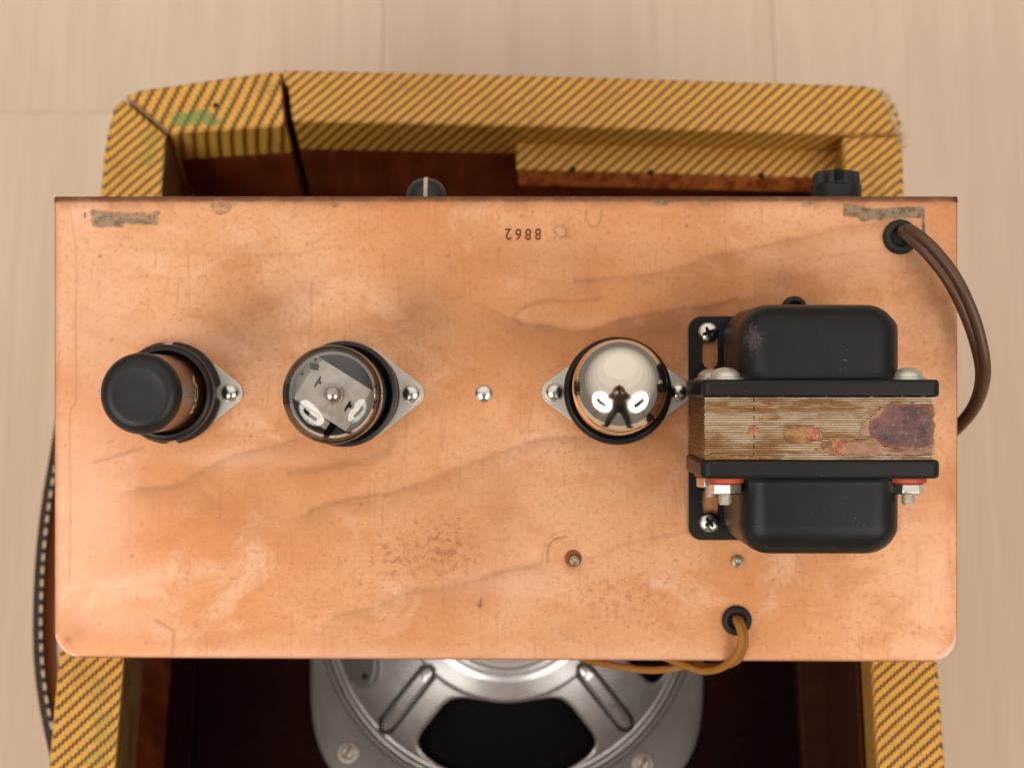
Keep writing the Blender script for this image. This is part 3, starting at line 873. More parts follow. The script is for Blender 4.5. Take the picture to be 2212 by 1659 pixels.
def grommet(px_, py_, r, label, tear=False):
    prof = [(r*1.0,0),(r*1.02,.8),(r*.96,1.7),(r*.85,2.3),(r*.70,2.5),(r*.58,2.2),(r*.50,1.4),(r*.48,.15),(0,.12)]
    o = fixing('grommet', px_, py_, MB().lathe(prof, 36), rubber)
    o['label'] = label
    return o
grommet(1944, 512, 5.7, 'larger black rubber grommet holding the power cord')
grommet(1591, 1339, 4.9, 'black rubber grommet holding the mustard wire')
grommet(1715, 667, 4.2, 'black rubber grommet half hidden behind the transformer')

# tube sockets with their riveted saddles
def socket(px_, py_, half, notches, rr, label, a0=0):
    u, v = uv(px_, py_)
    # saddle: circle with two rounded tips
    poly = []
    Rm = 16.4; rt = 4.3
    d = half
    th = math.acos((Rm-rt)/d)
    for cx, sgn, st in ((d,1,0),(-d,-1,180)):
        for i in range(9):
            a = math.radians(st) + (-th + 2*th*i/8)
            poly.append((cx+rt*math.cos(a), rt*math.sin(a)))
        for i in range(1, 12):
            a = math.radians(st) + th + (PI-2*th)*i/12
            poly.append((Rm*math.cos(a), Rm*math.sin(a)))
    base = MB().prism(poly, .05, 1.0, 0, T(u,v,0))
    so = mk('tube_socket', base, zinc, cha, bevel=.3, seg=2)
    so['label'] = label
    for s in (-1, 1):
        mk('rivet', MB().lathe([(3.1,1.0),(3.0,1.5)]+[(r,1.4+h) for r,h in dome(2.85,1.5)], 26, mat=T(u+s*d,v,0)), steel, so)
    # moulded ring
    mb = MB()
    seg = 72; vs = []; fs = []
    def cut(i):
        a = (360*i/seg) % 360
        return any(abs((a-n+180) % 360 - 180) < 6.6 for n in notches)
    prof = [(rr,1.0),(rr,4.0),(rr-.4,4.6),(rr-2.6,4.9),(rr-3.2,4.4),(rr-3.2,1.2)]
    for r, h in prof:
        for i in range(seg):
            k = cut(i)
            vs.append((((min(r,rr-1.6)) if k else r)*math.cos(2*PI*i/seg), ((min(r,rr-1.6)) if k else r)*math.sin(2*PI*i/seg), h))
    for L in range(len(prof)-1):
        for i in range(seg):
            j = (i+1)%seg
            fs.append((L*seg+i, L*seg+j, (L+1)*seg+j, (L+1)*seg+i))
    mk('moulded_ring', mb.add(vs, fs, 0, T(u,v,0)), bakelite, so, smooth=30)
    return u, v
A = socket(371, 848, 19.6, (0, 92, 180, 272), 16.9, 'socket plate under the black metal tube')
B = socket(763, 850, 19.4, (), 15.6, 'socket plate under the clear glass tube')
D = socket(1331, 847, 20.6, (), 15.6, 'socket plate under the mirrored tube')

# ------------------------------------------------------------------ tubes
# black metal tube
t = thing('vacuum_tube', 'black metal-cased vacuum tube with bronze side and a matte flat top', 'vacuum tube', (A[0],A[1],5.0), 'vacuum tubes on the chassis')
mk('tube_base', MB().lathe([(14.8,0),(15.6,1.2),(15.9,6.5),(15.6,8.6),(14.9,9.4),(13.9,9.5),(13.4,8.6),(13.2,6.5),(12.5,6.3),(0,6.3)], 56), bakelite, t, smooth=50)
b_ = mk('tube_shell', MB().lathe([(13.6,6.4),(13.0,7.2),(12.45,8.2),(12.35,12),(12.35,46.0),(12.4,47.4)], 64), bronze, t, smooth=60)
cap = [(12.42,47.3)] + [(12.5-4.2+4.2*math.cos(a), 47.6+4.6*math.sin(a)) for a in np.linspace(0, PI/2*.93, 10)] + [(7.6,52.15),(6.8,52.0),(4,52.0),(0,52.0)]
mk('metal_cap', MB().lathe(cap, 64), blackmetal, t, smooth=70)
vs, fs = text('RCA', 4.4)
r0 = 12.42
# lettering wraps the shell, its tops towards the cap, on the side that faces the transformer
W_ = [(r0*math.cos((p[0]*1.5)/r0 - .05), r0*math.sin((p[0]*1.5)/r0 - .05), 21.0 + p[1]*1.9) for p in vs]
mk('lettering', MB().add(W_, fs), gilt, b_, smooth=0)

# clear glass tube
t = thing('vacuum_tube', 'clear glass vacuum tube with pale mica plate inside, between metal tube and mirrored tube', 'vacuum tube', (B[0]-1.6,B[1],4.0), 'vacuum tubes on the chassis')
mk('tube_base', MB().lathe([(13.6,0),(15.6,.8),(16.9,3),(17.2,13.2),(16.8,14.3),(15.9,14.6),(15.1,14.0),(14.2,11),(0,11)], 56), bakelite, t, smooth=50)
def shellprof(o):
    p = [(14.6-o,11.5),(14.9-o,30),(15.0-o,48),(15.0-o,55.0)]
    p += [((15.0-o)*math.cos(a)**.8, 55.0+(7.0-o)*math.sin(a)) for a in np.linspace(.08, PI/2, 22)][:-1] + [(0,62.0-o)]
    return p
env = MB().lathe(shellprof(0), 72)
env.lathe(shellprof(1.0)[::-1], 72)
n0 = 72
mk('glass_envelope', env, glass, t, smooth=60)
# internals turned as in the photograph
RT = RZ(-32)
ml = [(-13.2*math.cos(a) if False else 0,0) for a in ()]
hw_ = 7.4; mp_ = []
Rm = 13.7
a_ = math.asin(hw_/Rm)
for i in range(9): mp_.append((Rm*math.cos(-a_+2*a_*i/8), Rm*math.sin(-a_+2*a_*i/8)))
for i in range(9): mp_.append((Rm*math.cos(PI-a_+2*a_*i/8), Rm*math.sin(PI-a_+2*a_*i/8)))
mi_ = mk('mica_plate', MB().prism(mp_, 51.4, 51.7, 0, RT), micahaze, t, smooth=0)
mk('mica_disc', MB().prism([(-9.6,-7.35),(9.2,-7.35),(9.2,7.35),(-8.2,7.35),(-9.6,3)], 51.75, 51.95, 0, RT), mica, t, smooth=0)
for x, y, sx, sy, rz in ((-6.0,.9,.35,2.0,0),(-5.4,1.0,.6,.5,20),(5.6,-.6,.35,2.0,0),(6.2,-.2,.55,.6,20),(-9.3,4.2,1.5,1.1,25),(-10.2,6.2,.5,.5,0),(-11.3,.4,.5,.5,0),(9.2,-3.8,1.0,.35,50)):
    mk('mica_slot', MB().prism([(sx*.8,-sy),(sx,sy*.6),(sx*.2,sy),(-sx,sy*.7),(-sx*.7,-sy*.8)], 51.97, 52.1, 0, RT@T(x,y,0)@RZ(rz)), hole, mi_, smooth=0)
for x, y in ((-3.1,-.5),(4.0,-.3)):
    mk('grid_post', MB().lathe([(.42,51.9),(.42,52.3),(0,52.4)], 10, mat=RT@T(x,y,0)), mica, mi_)
mk('cathode_cap', MB().lathe([(3.2,51.9),(3.15,53.0)]+[(r,53.0+h) for r,h in dome(3.0,2.6)], 30, mat=RT), steel, mi_)
mk('anode', MB().prism(rounded(-10,10,-6,6,3), 14, 47.5, 0, RT), anode, t)
mk('getter_frame', MB().box((-3.4,-10.6,46.6),(3.4,-8.0,47.0),0,RT).tube([(0,-7,48.4),(0,-9.3,47.5)],.35,8,0,RT), steel, t)
mk('support_rod', MB().tube([(-8.8,-5.6,13),(-8.8,-5.6,50.6)],.55,10,0,RT).tube([(8.8,5.6,13),(8.8,5.6,50.6)],.55,10,0,RT), steel, t)
mk('getter_film', MB().lathe([(13.2,12),(13.2,46.0)], 48), simple('grey_getter_film', (.045,.043,.042), .25, .5, scale=.1), t)  # smoky getter coating on the inside of the glass

# mirrored tube
t = thing('vacuum_tube', 'mirror-silvered glass vacuum tube reflecting the photographer, standing beside the black transformer', 'vacuum tube', (D[0],D[1],4.0), 'vacuum tubes on the chassis')
LEAN = RY(-1.9) @ RX(-2.4)
mk('tube_base', MB().lathe([(13.6,0),(15.8,.8),(17.1,3),(17.5,13.0),(17.1,14.2),(16.0,14.7),(15.1,13.8),(14.3,11),(0,11)], 56, mat=LEAN), bakelite, t, smooth=50)
pf = [(14.2,11.2),(14.35,30),(14.6,46)]
pf2 = [(14.6,46)] + [(14.6*math.cos(a), 46+9.0*math.sin(a)) for a in np.linspace(.03, PI/2, 40)]
pf2[-1] = (0, 55.0)
mk('glass_envelope', MB().lathe(pf, 80, mat=LEAN), mirror_low, t, smooth=60)
mk('mirror_dome', MB().lathe(pf2, 96, mat=LEAN), mirror, t, smooth=80)
mk('glass_seam', MB().lathe([(14.2,16.4),(14.5,16.9),(14.5,17.6),(14.2,18.0)], 72, mat=LEAN), mirror_low, t)

# ------------------------------------------------------------------ knobs on the panel behind the far edge
def knob_at(px_, w):
    return (px_-1106)*(DIST-w)/FOC
u = knob_at(921, -34)
k = thing('control_knob', 'dark round control knob with a pale pointer line behind the far edge of the chassis', 'knob', (u, V1, -34))
rk = 7.4; hk = 9.3
mb = MB().lathe([(rk,0),(rk,1.5)]+[(rk*math.cos(a)**.75, 1.5+(hk-1.5)*math.sin(a)) for a in np.linspace(.05, PI/2, 12)][:-1]+[(0,hk)], 40, mat=RX(-90))
mk('knob_body', mb, knobm, k)
mb = MB()
for i in range(12):
    pass
arc = [(0, (1.5+(hk-1.5)*math.sin(a))+.35, (rk*math.cos(a)**.75)+.35) for a in np.linspace(.02, PI/2*.97, 10)]
vs = []
for x0_ in (-.65, .65):
    vs += [(x0_, y, z) for _, y, z in arc] + [(x0_, y*.8, z*.75) for _, y, z in arc]
n = len(arc); fs = []
for i in range(n-1):
    fs += [(i, i+1, 2*n+i+1, 2*n+i), (i, n+i, n+i+1, i+1), (2*n+i, 2*n+i+1, 3*n+i+1, 3*n+i)]
fs += [(n-1, 2*n-1, 4*n-1, 3*n-1)]
mk('pointer', mb.add(vs, fs), ivory, k, smooth=0)
u = knob_at(1806, -34)
k = thing('fuse_cap', 'black fluted fuse cap poking out behind the far right edge of the chassis', 'fuse cap', (u, V1, -34))
seg = 96; vs = []; fs = []
prof = [(8.9,0,0),(8.9,6.6,.0),(8.5,7.2,.4),(8.4,7.3,1),(8.3,10.6,1),(7.6,11.6,1),(0,11.6,0)]
rings = []
for r, h, fl_ in prof:
    if r == 0:
        rings.append([len(vs)]); vs.append((0,0,h)); continue
    rings.append(list(range(len(vs), len(vs)+seg)))
    for i in range(seg):
        a = 2*PI*i/seg
        rr = r*(1 - .17*fl_*(0.5+0.5*math.copysign(abs(math.cos(a*8))**.5, math.cos(a*8))))
        vs.append((rr*math.cos(a), rr*math.sin(a), h))
for a_r, b_r in zip(rings, rings[1:]):
    for i in range(seg):
        j = (i+1)%seg
        fs.append((a_r[i], a_r[j], b_r[0]) if len(b_r) == 1 else (a_r[i], a_r[j], b_r[j], b_r[i]))
mk('cap_body', MB().add(vs, fs, 0, RX(-90)), blacksemi, k)
mk('cap_slot', MB().box((-1.2,8.4,5.0),(.4,11.9,8.2)), hole, k, smooth=0)

# ------------------------------------------------------------------ power transformer
TU, TV = 93.0, -13.5
tr = thing('power_transformer', 'large black transformer with rusty lamination stack and purple varnish spill on the copper chassis', 'transformer', (TU,TV,0))
def tmk(name, mb, mat, parent=tr, **kw):
    mb.v = [(x-TU, y-TV, z) for x,y,z in mb.v]
    return mk(name, mb, mat, parent, **kw)
# foot plate with slots: strips round two slots on the left, plain elsewhere
FX0, FX1, FY0, FY1 = 58.6, 127.8, -51.7, 22.4
def plate_with_slots(name, x0, x1, y0, y1, r, slots, z0, z1, mat, parent=tr):
    bm_ = None
    import bmesh
    from mathutils.geometry import delaunay_2d_cdt
    loops = [rounded(x0,x1,y0,y1,r,6)] + [rounded(*s, (s[1]-s[0])/2-.01, 6) for s in slots]
    pts, edges = [], []
    for lp in loops:
        o = len(pts); pts += [Vector(p) for p in lp]
        edges += [(o+i, o+(i+1)%len(lp)) for i in range(len(lp))]
    V, E, F, *_ = delaunay_2d_cdt(pts, edges, [], 0, 1e-5)
    mb = MB()
    keep = []
    for f in F:
        c_ = sum((V[i] for i in f), Vector((0,0)))/len(f)
        ins_ = x0 <= c_.x <= x1 and y0 <= c_.y <= y1
        for s in slots:
            rr = (s[1]-s[0])/2; cx = (s[0]+s[1])/2; cy = min(max(c_.y, s[2]+rr), s[3]-rr)
            if math.hypot(c_.x-cx, c_.y-cy) < rr*.97: ins_ = False
        def inr(p):
            qx = min(max(p.x, x0+r), x1-r); qy = min(max(p.y, y0+r), y1-r)
            return math.hypot(p.x-qx, p.y-qy) <= r+1e-3
        if ins_ and inr(c_): keep.append(f)
    mb.add([(v.x,v.y,z1) for v in V], keep)
    mb.add([(v.x,v.y,z0) for v in V], [tuple(reversed(f)) for f in keep])
    for lp in loops:
        n = len(lp)
        mb.add([(x,y,z1) for x,y in lp]+[(x,y,z0) for x,y in lp], [(i,n+i,n+(i+1)%n,(i+1)%n) for i in range(n)])
    return tmk(name, mb, mat, parent, smooth=0)
slx0, slx1 = uv(1517,0,1.6)[0], uv(1551,0,1.6)[0]
sl = [(slx0, slx1, uv(0,796,1.6)[1], uv(0,700,1.6)[1]), (slx0, slx1, uv(0,1145,1.6)[1], uv(0,1052,1.6)[1])]
foot = plate_with_slots('foot_plate', FX0, FX1, FY0, FY1, 4.2, sl, .1, 1.7, black_paint)
# Phillips screws
def phillips(name, px_, py_, w, r, rot, parent):
    u, v = uv(px_, py_, w)
    prof = [(r,w),(r,w+.5)] + [(r*math.cos(a), w+.5+1.6*math.sin(a)) for a in np.linspace(.1, PI/2, 8)][:-1] + [(0,w+2.1)]
    o = tmk(name, MB().lathe(prof, 28, mat=T(u,v,0)), steel, parent)
    mb = MB()
    for a in (0, 90):
        mb.prism([(-r*.56,-.42),(-r*.2,-.62),(r*.2,-.62),(r*.56,-.42),(r*.56,.42),(r*.2,.62),(-r*.2,.62),(-r*.56,.42)], w+1.75-.01*a/90, w+2.16-.012*a/90, 0, T(u,v,0)@RZ(rot+a))
    tmk('cross_slot', mb, hole, o, smooth=0)
phillips('mounting_screw', 1529, 718, 1.7, 3.45, 22, tr)
phillips('mounting_screw', 1532, 1127, 1.7, 3.45, 38, tr)
# laminations: thin sheets on edge, E and I pieces meeting at staggered joints
LX0, LX1 = 58.1, 127.4
LY0, LY1 = -22.9, -4.0
LZ0, LZ1 = 2.6, 60.0
ns = 27
mb = MB(); rnd = random.Random(11)
ts = (LY1-LY0)/ns
for i in range(ns):
    ya = LY1 - (i+1)*ts + .155; yb_ = LY1 - i*ts - .155
    pair = (i//2) % 2
    jx = 73.0 if pair == 0 else 114.6
    cuts = [(LX0, jx-.18), (jx+.18, LX1)]
    for a, b in cuts:
        short = (b-a) < 20
        z = LZ1 + rnd.uniform(-.16,.06) + (.10 if short else 0)
        mb.box((a + rnd.uniform(-.15,.15)*(a == LX0), ya, LZ0), (b + rnd.uniform(-.15,.15)*(b == LX1), yb_, z))
lam = NT('rusty_lamination')
c = lam.co()
l1 = lam.noise(lam.co((.5,2.2,1)), .09, 5, .62, .4); l2 = lam.noise(lam.co((.35,5,1)), .5, 3); l3 = lam.noise(c, .05, 3)
lc = lam.mix(lam.ramp(l1, .42, .60), (.68,.50,.31), (.37,.165,.045))
l4 = lam.noise(lam.co((.02,1.45,.02)), 1.0, 1)
lc = lam.mix(lam.math('MULTIPLY', lam.ramp(l4, .52, .66), .45), lc, (.20,.095,.030))
lc = lam.mix(lam.math('MULTIPLY', lam.ramp(l2, .5, .72), .6), lc, (.82,.70,.54))
lc = lam.mix(lam.math('MULTIPLY', lam.ramp(l3, .50, .66), .75), lc, (.33,.145,.030))
lc = lam.mix(lam.math('MULTIPLY', lam.ramp(lam.noise(c, .30, 4, .7), .64, .71), .7), lc, (.10,.04,.02))
# left end of the stack is coated brown
tcl = lam.n('ShaderNodeTexCoord'); geo = lam.n('ShaderNodeSeparateXYZ', ins={0: tcl.outputs['Normal']})
side = lam.math('GREATER_THAN', lam.math('ABSOLUTE', geo.outputs[0]), .5)
lc = lam.mix(lam.math('MULTIPLY', side, .85), lc, (.22,.085,.028))
lam.set(col=lc, rough=lam.math('MULTIPLY_ADD', l1, .3, .28), metal=.25, spec=.6)
lam.bump(l2, .3)
st = tmk('lamination_stack', mb, lam.mat, smooth=0); st['kind'] = 'stuff'
core = tmk('core', MB().box((LX0+.6, LY0+.05, LZ0), (LX1-.6, LY1-.05, LZ1-.55)), simple('lamination_gap', (.020,.010,.005), .8), smooth=0)
# spilled varnish at the right end, and smaller resin drops
varn = NT('purple_varnish')
c = varn.co()
v1 = varn.noise(c, .14, 5, .6, .5); v2 = varn.noise(c, .55, 5, .7)
vc = varn.mix(varn.ramp(v1, .36, .66), (.040,.008,.008), (.150,.050,.040))
vc = varn.mix(varn.math('MULTIPLY', varn.ramp(v2, .50, .74), .40), vc, (.34,.23,.21))
varn.set(col=vc, rough=varn.math('MULTIPLY_ADD', v2, .28, .08), coat=.5)
varn.bump(varn.math('ADD', varn.math('MULTIPLY', v1, 2), v2), .5, .0007)
resin = NT('amber_resin')
c = resin.co()
rr_ = resin.noise(c, .35, 5, .65)
resin.set(col=resin.mix(resin.ramp(rr_, .38, .62), (.30,.055,.014), (.42,.17,.075)), rough=.16, coat=.5)
resin.bump(rr_, .4, .0005)
film = NT('thin_pink_film')
c = film.co()
ff = film.noise(film.co((.6,1.6,1)), .3, 5, .7)
film.set(col=film.mix(film.ramp(ff, .35, .68), (.27,.11,.042), (.40,.225,.15)), rough=.2, coat=.4)
film.bump(ff, .3, .0004)
def fading(m, sc, lo, hi):
    at_ = m.n('ShaderNodeAttribute', attribute_name='cover')
    f_ = m.math('MULTIPLY_ADD', m.math('SUBTRACT', m.noise(m.co((.6,1.6,1)), sc, 5, .7), .5), 1.1, at_.outputs['Fac'])
    m.t.links.new(m.ramp(f_, lo, hi), m.b.inputs['Alpha'])
at_ = varn.n('ShaderNodeAttribute', attribute_name='cover')
thin_ = varn.ramp(varn.math('MULTIPLY_ADD', varn.math('SUBTRACT', v2, .5), .8, at_.outputs['Fac']), .1, .75)
varn.set(col=varn.mix(thin_, (.27,.075,.022), vc))
fading(varn, .40, .06, .34); fading(film, .45, .12, .75)
def puddle(name, pts, thick, mat, w=60.1, wall=None, seed=1):
    """a lump of dried liquid: outline in picture places, domed, with a ragged rim"""
    rg = random.Random(seed)
    P = [Vector(uv(px_,py_,w)) for px_,py_ in pts]
    n = len(P); dense = []
    for i in range(n):
        a, b = P[i], P[(i+1)%n]
        m = max(2, int((b-a).length/.8))
        for k in range(m):
            q = a.lerp(b, k/m); dense.append(q + Vector((rg.uniform(-.22,.22), rg.uniform(-.22,.22))))
    cen = sum(dense, Vector((0,0)))/len(dense)
    vs, fs = [], []; n = len(dense)
    levels = [(1.0,-.5),(1.0,.10),(.97,.45),(.90,.75),(.78,.92),(.6,1.0),(.4,1.0),(.2,1.0)]
    for s_, h in levels:
        for q in dense:
            p = cen.lerp(q, s_); vs.append((p.x, p.y, w + (thick*h if h > 0 else h)))
    vs.append((cen.x, cen.y, w+thick))
    for L in range(len(levels)-1):
        for i in range(n):
            j = (i+1)%n; fs.append((L*n+i, L*n+j, (L+1)*n+j, (L+1)*n+i))
    L = len(levels)-1
    for i in range(n): fs.append((L*n+i, L*n+(i+1)%n, len(vs)-1))
    ar = sum(dense[i].x*dense[(i+1)%n].y - dense[(i+1)%n].x*dense[i].y for i in range(n))
    if ar < 0: fs = [f[::-1] for f in fs]
    o = tmk(name, MB().add(vs, fs), mat, smooth=70)
    cov = [c_ for c_ in (0,0,.12,.36,.68,1,1,1) for _ in range(n)] + [1]
    a_ = o.data.attributes.new('cover', 'FLOAT', 'POINT'); a_.data.foreach_set('value', cov)
    return o
puddle('varnish_spill', [(1926,869),(2019,869),(2021,920),(2019,968),(1995,975),(1950,972),(1915,966),(1890,955),(1876,940),(1868,925),(1873,905),(1896,898),(1908,880)], .42, varn.mat)
puddle('varnish_film', [(1888,938),(1905,960),(1960,976),(2010,972),(2012,981),(1950,984),(1880,985),(1820,985),(1790,978),(1776,962),(1800,952),(1850,950)], .32, film.mat, seed=4)
amberfilm = NT('brown_resin_film')
c = amberfilm.co()
af = amberfilm.noise(amberfilm.co((.6,1.5,1)), .25, 5, .65)
amberfilm.set(col=amberfilm.mix(amberfilm.ramp(af, .35, .68), (.20,.075,.016), (.42,.22,.075)), rough=.25, coat=.3)
amberfilm.bump(af, .25, .0004)
fading(amberfilm, .4, .05, .6)
puddle('resin_film', [(1690,940),(1698,924),(1720,917),(1756,917),(1776,926),(1782,940),(1776,953),(1750,960),(1716,962),(1698,955)], .16, amberfilm.mat, seed=8)
puddle('resin_film', [(1768,958),(1790,946),(1840,944),(1868,952),(1872,968),(1850,982),(1800,986),(1776,976)], .16, amberfilm.mat, seed=9)
puddle('resin_film', [(1600,985),(1640,983),(1700,986),(1690,991),(1540,991),(1526,978),(1550,981)], .14, amberfilm.mat, seed=10)
puddle('resin_drop', [(1735,926),(1750,921),(1766,923),(1772,934),(1767,948),(1754,952),(1742,944)], .55, resin.mat, seed=2)
puddle('resin_drop', [(1796,952),(1812,946),(1826,955),(1828,970),(1815,980),(1800,976)], .5, resin.mat, seed=5)
puddle('varnish_film', [(1905,876),(1925,868),(1935,880),(1920,905),(1890,925),(1872,948),(1852,940),(1858,915),(1882,897)], .26, film.mat, seed=14)
puddle('resin_drop', [(1617,921),(1632,919),(1640,930),(1634,941),(1618,940)], .3, resin.mat, seed=6)
puddle('resin_drop', [(1641,902),(1648,900),(1651,908),(1643,910)], .3, resin.mat, seed=7)
mk_ = tmk('bubble', MB().lathe([(1.6,0),(1.5,.5),(.9,1.0),(0,1.15)], 18, mat=T(*uv(1936,907,60.8),60.7)), varn.mat)
# end bells: flange round the stack plus a domed cover
def bell(y_in, y_fl, y_out, sgn):
    # flange: a shallow pan clamped on the stack
    z0, z1 = 9.0, 61.4
    mb = MB().prism(rounded(56.8,129.2,z0,z1,3.2,5), -max(y_in,y_fl), -min(y_in,y_fl), 0, RX(90))
    f = tmk('bell_flange', mb, black_paint, bevel=1.1, seg=3)
    x0_, x1_ = 69.2, 118.3
    zt = 58.2
    vs, fs = [], []
    # cover: cross-section at depth t grows smaller with rounded shoulders
    rc = 9.5
    nlev = 12
    D_ = abs(y_out-y_fl)
    lev = [(0,0)] + [(D_-rc+rc*math.sin(a), rc*(1-math.cos(a))) for a in np.linspace(0, PI/2, nlev)]
    ns_ = 0
    for d_, insx in lev:
        ro = max(.6, 9-insx*.75)
        lp = rounded(x0_+insx, x1_-insx, 2.0, zt-insx*.9, ro, 7)
        ns_ = len(lp)
        for x_, z_ in lp: vs.append((x_, y_fl + sgn*d_, z_))
    for L in range(len(lev)-1):
        for i in range(ns_):
            j = (i+1)%ns_
            q_ = (L*ns_+i, L*ns_+j, (L+1)*ns_+j, (L+1)*ns_+i)
            fs.append(q_ if sgn < 0 else q_[::-1])
    cap_ = [(len(lev)-1)*ns_+i for i in range(ns_)]
    fs.append(cap_ if sgn < 0 else cap_[::-1])
    # a soft fillet where the cover meets the flange
    f2 = tmk('bell_cover', MB().add(vs, fs), black_paint, smooth=50)
    mb = MB(); vs = []; fs = []
    for k_ in range(6):
        a = PI/2*k_/5
        o_ = 2.2*(1-math.sin(a)); d_ = 2.2*(1-math.cos(a))
        lp = rounded(x0_-o_, x1_+o_, 2.0-o_*.2, zt+o_*.8, 9+o_, 7)
        vs += [(x_, y_fl+sgn*d_, z_) for x_, z_ in lp]
    for L in range(5):
        for i in range(ns_):
            j = (i+1)%ns_
            q_ = (L*ns_+i, L*ns_+j, (L+1)*ns_+j, (L+1)*ns_+i)
            fs.append(q_ if sgn < 0 else q_[::-1])
    tmk('bell_fillet', mb.add(vs, fs), black_paint, f2, smooth=70)
    # bent tabs at the left and right ends of the flange that lap over the stack
    ya, yb2 = (y_in-2.4, y_in+1) if sgn > 0 else (y_in-1, y_in+2.4)
    return f
bell(-4.0, 1.35, 24.3, 1)
bell(-22.9, -28.5, -52.0, -1)
# through bolts: domed heads on the far side, red washers, nuts and thread ends on the near side
def bolt(x_, z_):
    h = tmk('bolt_head', MB().lathe([(5.6,0),(5.5,.45),(4.7,.7)]+[(r,.7+h) for r,h in dome(4.6,3.0)], 28, mat=T(x_,1.4,z_)@RX(-90)), zinc)
    w_ = tmk('fibre_washer', MB().lathe([(5.6,0),(5.7,.4),(5.5,1.35),(2.4,1.4)], 28, mat=T(x_,-28.6,z_)@RX(90)), fibre)
    n_ = tmk('nut', MB().lathe([(4.5,1.4),(5.0,1.9),(5.0,4.4),(4.5,4.9),(2.4,5.0)], 6, mat=T(x_,-28.6,z_)@RX(90)@RZ(rnd.uniform(0,60))), steel, smooth=25, bevel=.15)
    mb = MB(); 
    prof_ = [(2.2,4.6)]
    for k_ in range(5): prof_ += [(2.2,5.0+k_*.6),(1.85,5.3+k_*.6)]
    prof_ += [(1.7,8.1),(0,8.2)]
    t_ = tmk('bolt_thread', mb.lathe(prof_, 18, mat=T(x_,-28.6,z_)@RX(90)), zinc)
for x_, z_ in ((64.9,54.5),(120.6,54.5),(64.9,14.5),(120.6,14.5)): bolt(x_, z_)

# ------------------------------------------------------------------ cords
pc = thing('mains_cable', 'brown twin-strand mains cable curling from the grommet over the right end of the chassis', 'cable', (*uv(1955,503),2))
path = [(1948,506,-3,0),(1956,500,4,2.0),(1975,511,9,8.5),(2012,545,13,9.5),(2058,605,15,10),(2098,690,13,10.5),(2121,775,9,11),(2121,830,3,9),(2103,880,-6,7),(2070,921,-14,7),(2020,965,-24,7)]
cen = spline([( *uv(a,b,w), w) for a,b,w,_ in path], 8)
base = Vector((*uv(1955,503),2))
sepa = [3.8,3.9,4.1,4.2,4.2,4.2,4.1,3.6,2.8,2.0,1.6]
nseg_ = len(cen)
for s_ in (-1, 1):
    P = []
    for i, p in enumerate(cen):
        t_ = cen[min(i+1,nseg_-1)] - cen[max(i-1,0)]; t_.normalize()
        f_ = i/(nseg_-1)*(len(sepa)-1); k0 = min(int(f_), len(sepa)-2)
        tw = math.radians([60,52,40,30,30,44,64,76,82,85,88][k0]*(1-f_+k0) + [60,52,40,30,30,44,64,76,82,85,88][k0+1]*(f_-k0))
        nn = Vector((-t_.y, t_.x, 0)).normalized()
        off_ = nn*math.cos(tw) + Vector((0,0,1))*math.sin(tw)
        P.append(p + off_*s_*1.5 - base)
    mk('cord_strand', MB().tube(P, 1.82, 14), cordm, pc)
mk('cord_web', MB().tube([p-base for p in cen], .9, 8), cordm, pc)
sw = thing('speaker_wire', 'mustard cloth-covered twin wire dropping from the grommet over the near edge of the chassis', 'wire', (*uv(1591,1339),2))
base = Vector((*uv(1591,1339),2))
for k_, pth in enumerate(([(1590,1334,-2),(1592,1340,5),(1601,1366,8),(1600,1392,8),(1586,1420,4),(1556,1442,-3),(1518,1448,-9),(1480,1436,-13),(1440,1420,-18),(1400,1408,-26)],
                          [(1597,1334,-2),(1599,1342,5),(1608,1368,7),(1607,1396,6),(1592,1425,0),(1560,1438,-8),(1528,1440,-13),(1490,1434,-16),(1450,1443,-20),(1395,1446,-26),(1330,1437,-34),(1270,1424,-44),(1220,1408,-55)])):
    P = spline([(*uv(a,b,w), w) for a,b,w in pth], 8)
    mk('wire_strand', MB().tube([p-base for p in P], 1.32, 12), wirem, sw)

